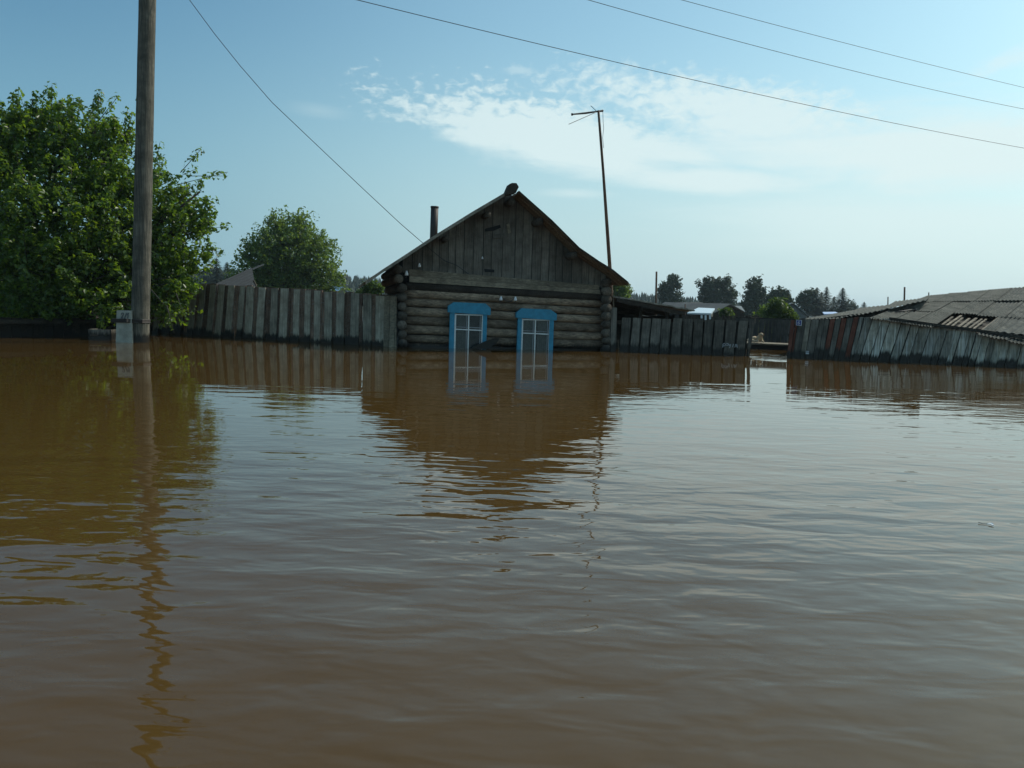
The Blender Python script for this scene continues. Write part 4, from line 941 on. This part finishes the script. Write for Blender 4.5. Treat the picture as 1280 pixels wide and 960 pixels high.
# ------------------------------------------------------------------ utility pole with concrete footing
pb = wat(175, 428); PT = 10.6
YP = pb.y
def polept(y):  # centre line of the pole from the photo, extended above the frame
    x = 175 + (428 - y) * (9.3 / 428); return atY(x, y, YP + .0)
pts = [polept(y) for y in (520, 428, 330, 230, 120, 0, -100, -175)]
t = thing('utility_pole', pb, 'thick grey wooden utility pole standing in the flood, in front of the leafy tree', 'pole')
rad = [.188, .186, .182, .178, .172, .165, .158, .152]
fine = []; fr = []
for i in range(len(pts) - 1):
    for k in range(5): fine.append(pts[i].lerp(pts[i + 1], k / 5)); fr.append(rad[i] + (rad[i + 1] - rad[i]) * k / 5)
fine.append(pts[-1]); fr.append(rad[-1])
part('shaft', MB().tube(fine, fr, 20, .012), 'pole', t, True)
ptop = pts[-1]
part('crossarm', MB().bar(ptop + Vector((-.6, -.25, -.25)), ptop + Vector((.6, .25, -.25)), .1, .1, ZV), 'pole', t)
TOP = [ptop + Vector((-.45, -.18, -.1)), ptop + Vector((.45, .18, -.1)), ptop + Vector((0, 0, .15)), ptop + Vector((.22, 0, -1.3))]
for q in TOP: part('insulator', MB().tube([q - ZV * .14, q - ZV * .04, q + ZV * .04], [.03, .045, .03], 10), 'porcelain', t, True)
# footing
FP = Plane(wat(153.5, 428.3), Vector((1, .08, 0))); t2 = t
a = [FP.at(x, y) for x, y in ((144.6, 388), (165, 388.4), (165.6, 428.5), (144.4, 428.5))]
bt = [a[2] + (a[2] - a[1]) * .3, a[3] + (a[3] - a[0]) * .3]
foot = part('concrete_footing', MB().prism([a[0] + Vector((.02, 0, 0)), a[1] - Vector((.02, 0, 0)) , bt[0], bt[1]], -FP.n * .24), 'concrete', t)
strokes(FP, [[(151.3, 393), (153, 391), (154.6, 392), (153.6, 394.6), (151.4, 397.6), (154, 397)], [(158.2, 391), (155.3, 399)], [(158.4, 394), (160.6, 391), (159.6, 398)]], .008, .022, 'ink', foot, 'painted_number')
for y, h_ in ((400.4, 0), (398.8, .0), (402, 0)):
    ring = []; c = polept(y + .8); f_ = FP.at(154, y)
    cx0 = f_.x - .24; x1 = c.x + .205
    zz = c.z
    ring = [Vector((cx0, f_.y - .03, zz)), Vector((f_.x + .1, f_.y - .04, zz + .01)), Vector((c.x - .08, c.y - .20, zz)), Vector((c.x + .12, c.y - .17, zz - .005)), Vector((x1, c.y, zz)), Vector((c.x + .1, c.y + .2, zz)), Vector((cx0, f_.y + .3, zz)), Vector((cx0 - .02, f_.y + .1, zz)), Vector((cx0, f_.y - .03, zz))]
    part('wire_binding', MB().tube(ring, .014, 6), 'metal', t)
# ------------------------------------------------------------------ overhead wires
def wire(name, P, Qq, sagpts, r, label, group=None):
    mb = MB(); n = 40; pts = []
    for i in range(n + 1):
        s_ = i / n; p = P.lerp(Qq, s_); p.z -= sagpts * 4 * s_ * (1 - s_); pts.append(p)
    o = part(name, mb.tube(pts, r, 6), 'wire', origin=P); return tag(o, label, 'wire', group)
def far_end(x, y, Y): return atY(x, y, Y)
g_ = 'power line wires from the pole'
def fitwire(start, m, e, Ye, r, label):
    """wire from start through photo direction m and e; e sits at distance Ye; sag chosen so it passes m"""
    E = atY(*e, Ye); E2 = start + (E - start) * 1.15
    best = None
    for k in range(0, 60):
        sg = k * .02
        mind = 1e9
        for i in range(1, 400):
            s_ = i / 400; p = start.lerp(E2, s_); p.z -= sg * 4 * s_ * (1 - s_); v = p - CAM; dd = v.dot(fw); px = 640 + v.dot(cr) / dd * F; py = 480 - v.dot(cu) / dd * F
            mind = min(mind, (px - m[0]) ** 2 + (py - m[1]) ** 2)
        if best is None or mind < best[0]: best = (mind, sg)
    return wire('overhead_wire', start, E2, best[1], r, label, g_)
fitwire(atY(200, -62, YP + .1), (860, 98), (1280, 181), 33, .0085, 'lowest of the three overhead wires crossing the sky to the right')
fitwire(TOP[0], (1000, 72), (1280, 130), 36, .0085, 'middle overhead wire of the three at the top right')
fitwire(TOP[2], (1060, 55), (1280, 107), 37, .008, 'topmost and shortest overhead wire at the top right')
S0 = TOP[3]; E0 = hp(547, 319, .12)
# service drop, through the photo points
pp = [(237, 0, .16), (268, 42, .28), (300, 82, .38), (340, 128, .5), (380, 166, .61), (420, 204, .71), (455, 237, .8), (500, 279, .9), (530, 305, .97)]
pts = [S0 * 1.0]
pts = [atY(200, -58, YP + .1)] + [atY(x, y, YP + (E0.y - YP) * s_) for x, y, s_ in pp] + [E0]
o = part('service_wire', MB().tube(pts, .0075, 6), 'wire', origin=pts[0]); tag(o, 'single cable sloping down from the utility pole to the house gable', 'wire')

# ------------------------------------------------------------------ dark bank under the left tree, small things afloat
A_, B_ = wat(-80, 423.5), wat(150, 420.5); DP = Plane(A_, B_ - A_)
t = thing('dark_fence', (A_ + B_) / 2, 'dark low board fence in the shade under the big leafy tree', 'fence')
mb = MB(); fence_boards(mb, DP, -90, 165, lambda x: 398 + random.uniform(-1, 1), lambda x: 1, (9, 14), (.3, 1), yb=lambda x: 423 - .013 * x); part('board_panel', mb, 'fence2b', t)
fence_boards(mb, DP, -90, 165, lambda x: 400, lambda x: 1, (12, 14), (.05, .1), yb=lambda x: 423 - .013 * x, o=-.05); part('gap_shade_backing', mb, 'blackw', t)  # added dark layer, keeps bright sky and water out of the gaps
rails(DP, -88, 160, lambda x: 423 - .013 * x, (.35,), t, .04)
K = Plane(wat(112, 425.3), (1, .15, 0))
t = thing('half_sunk_crate', K.uz(.2, -.1), 'half sunk grey board crate left of the concrete footing', 'crate')
a = K.at(110, 411.5); b = K.at(139, 412.3)
part('front_boards', MB().prism([down(a, -.2), down(b, -.2), Vector((b.x, b.y, a.z * .45)), Vector((a.x, a.y, a.z * .45))], -K.n * .03).prism([Vector((a.x, a.y, a.z * .5)), Vector((b.x, b.y, a.z * .5)), b, a], -K.n * .03), 'fence2', t)
part('side_boards', MB().prism([down(b, -.2), b, b - K.n * .5, down(b - K.n * .5, -.2)], -K.u * .03).prism([down(a, -.2), a, a - K.n * .5, down(a - K.n * .5, -.2)], K.u * .03), 'fence2', t)
# tipped dark board under the left window
D2 = Plane(HP.P + HP.n * .38, UH)
mb = MB().prism([D2.at(x, y) for x, y in ((588, 436.2), (596, 431.5), (606, 427), (620, 422.2), (624.5, 423), (621, 428.5), (616, 432), (612, 436.5))], -D2.n * .05)
o = part('floating_board', mb, 'blackw', origin=D2.at(605, 433)); tag(o, 'black waterlogged board sticking up at the foot of the left blue window', 'board')
# white feather
c = wat(1237.5, 656.5); mb = MB(); n = 8
mb.prism([c + Vector((-.012, .006, .002)), c + Vector((.004, .010, .006)), c + Vector((.010, .0, .010)), c + Vector((.008, -.022, .004)), c + Vector((0, -.02, .003)), c + Vector((-.001, -.004, .006))], (0, 0, .004))
o = part('feather', mb, 'whitebit', origin=c); tag(o, 'tiny white feather floating on open water near the right edge', 'feather')
part('quill', MB().tube([c + Vector((-.012, .006, .004)), c + Vector((-.03, .012, .003)), c + Vector((-.045, .03, .006))], .0018, 5), 'metal', None if False else o)

# ------------------------------------------------------------------ the air: light summer haze
mb = MB(); mb.prism([Vector((-900, -60, -3.0)), Vector((900, -60, -3.0)), Vector((900, 1400, -3.0)), Vector((-900, 1400, -3.0))], ZV * 19)
hm = bpy.data.materials.new('haze'); hm.use_nodes = True; hm.node_tree.nodes.clear(); t_ = NT(hm.node_tree)
ho = t_.n('ShaderNodeOutputMaterial'); pv = t_.n('ShaderNodeVolumePrincipled'); pv.inputs['Color'].default_value = (0.72, 0.88, 0.95, 1)
pv.inputs['Density'].default_value = 0.00032; pv.inputs['Anisotropy'].default_value = 0.2; t_.l(pv.outputs[0], ho.inputs['Volume'])
tag(part('haze', mb, hm), kind='stuff')
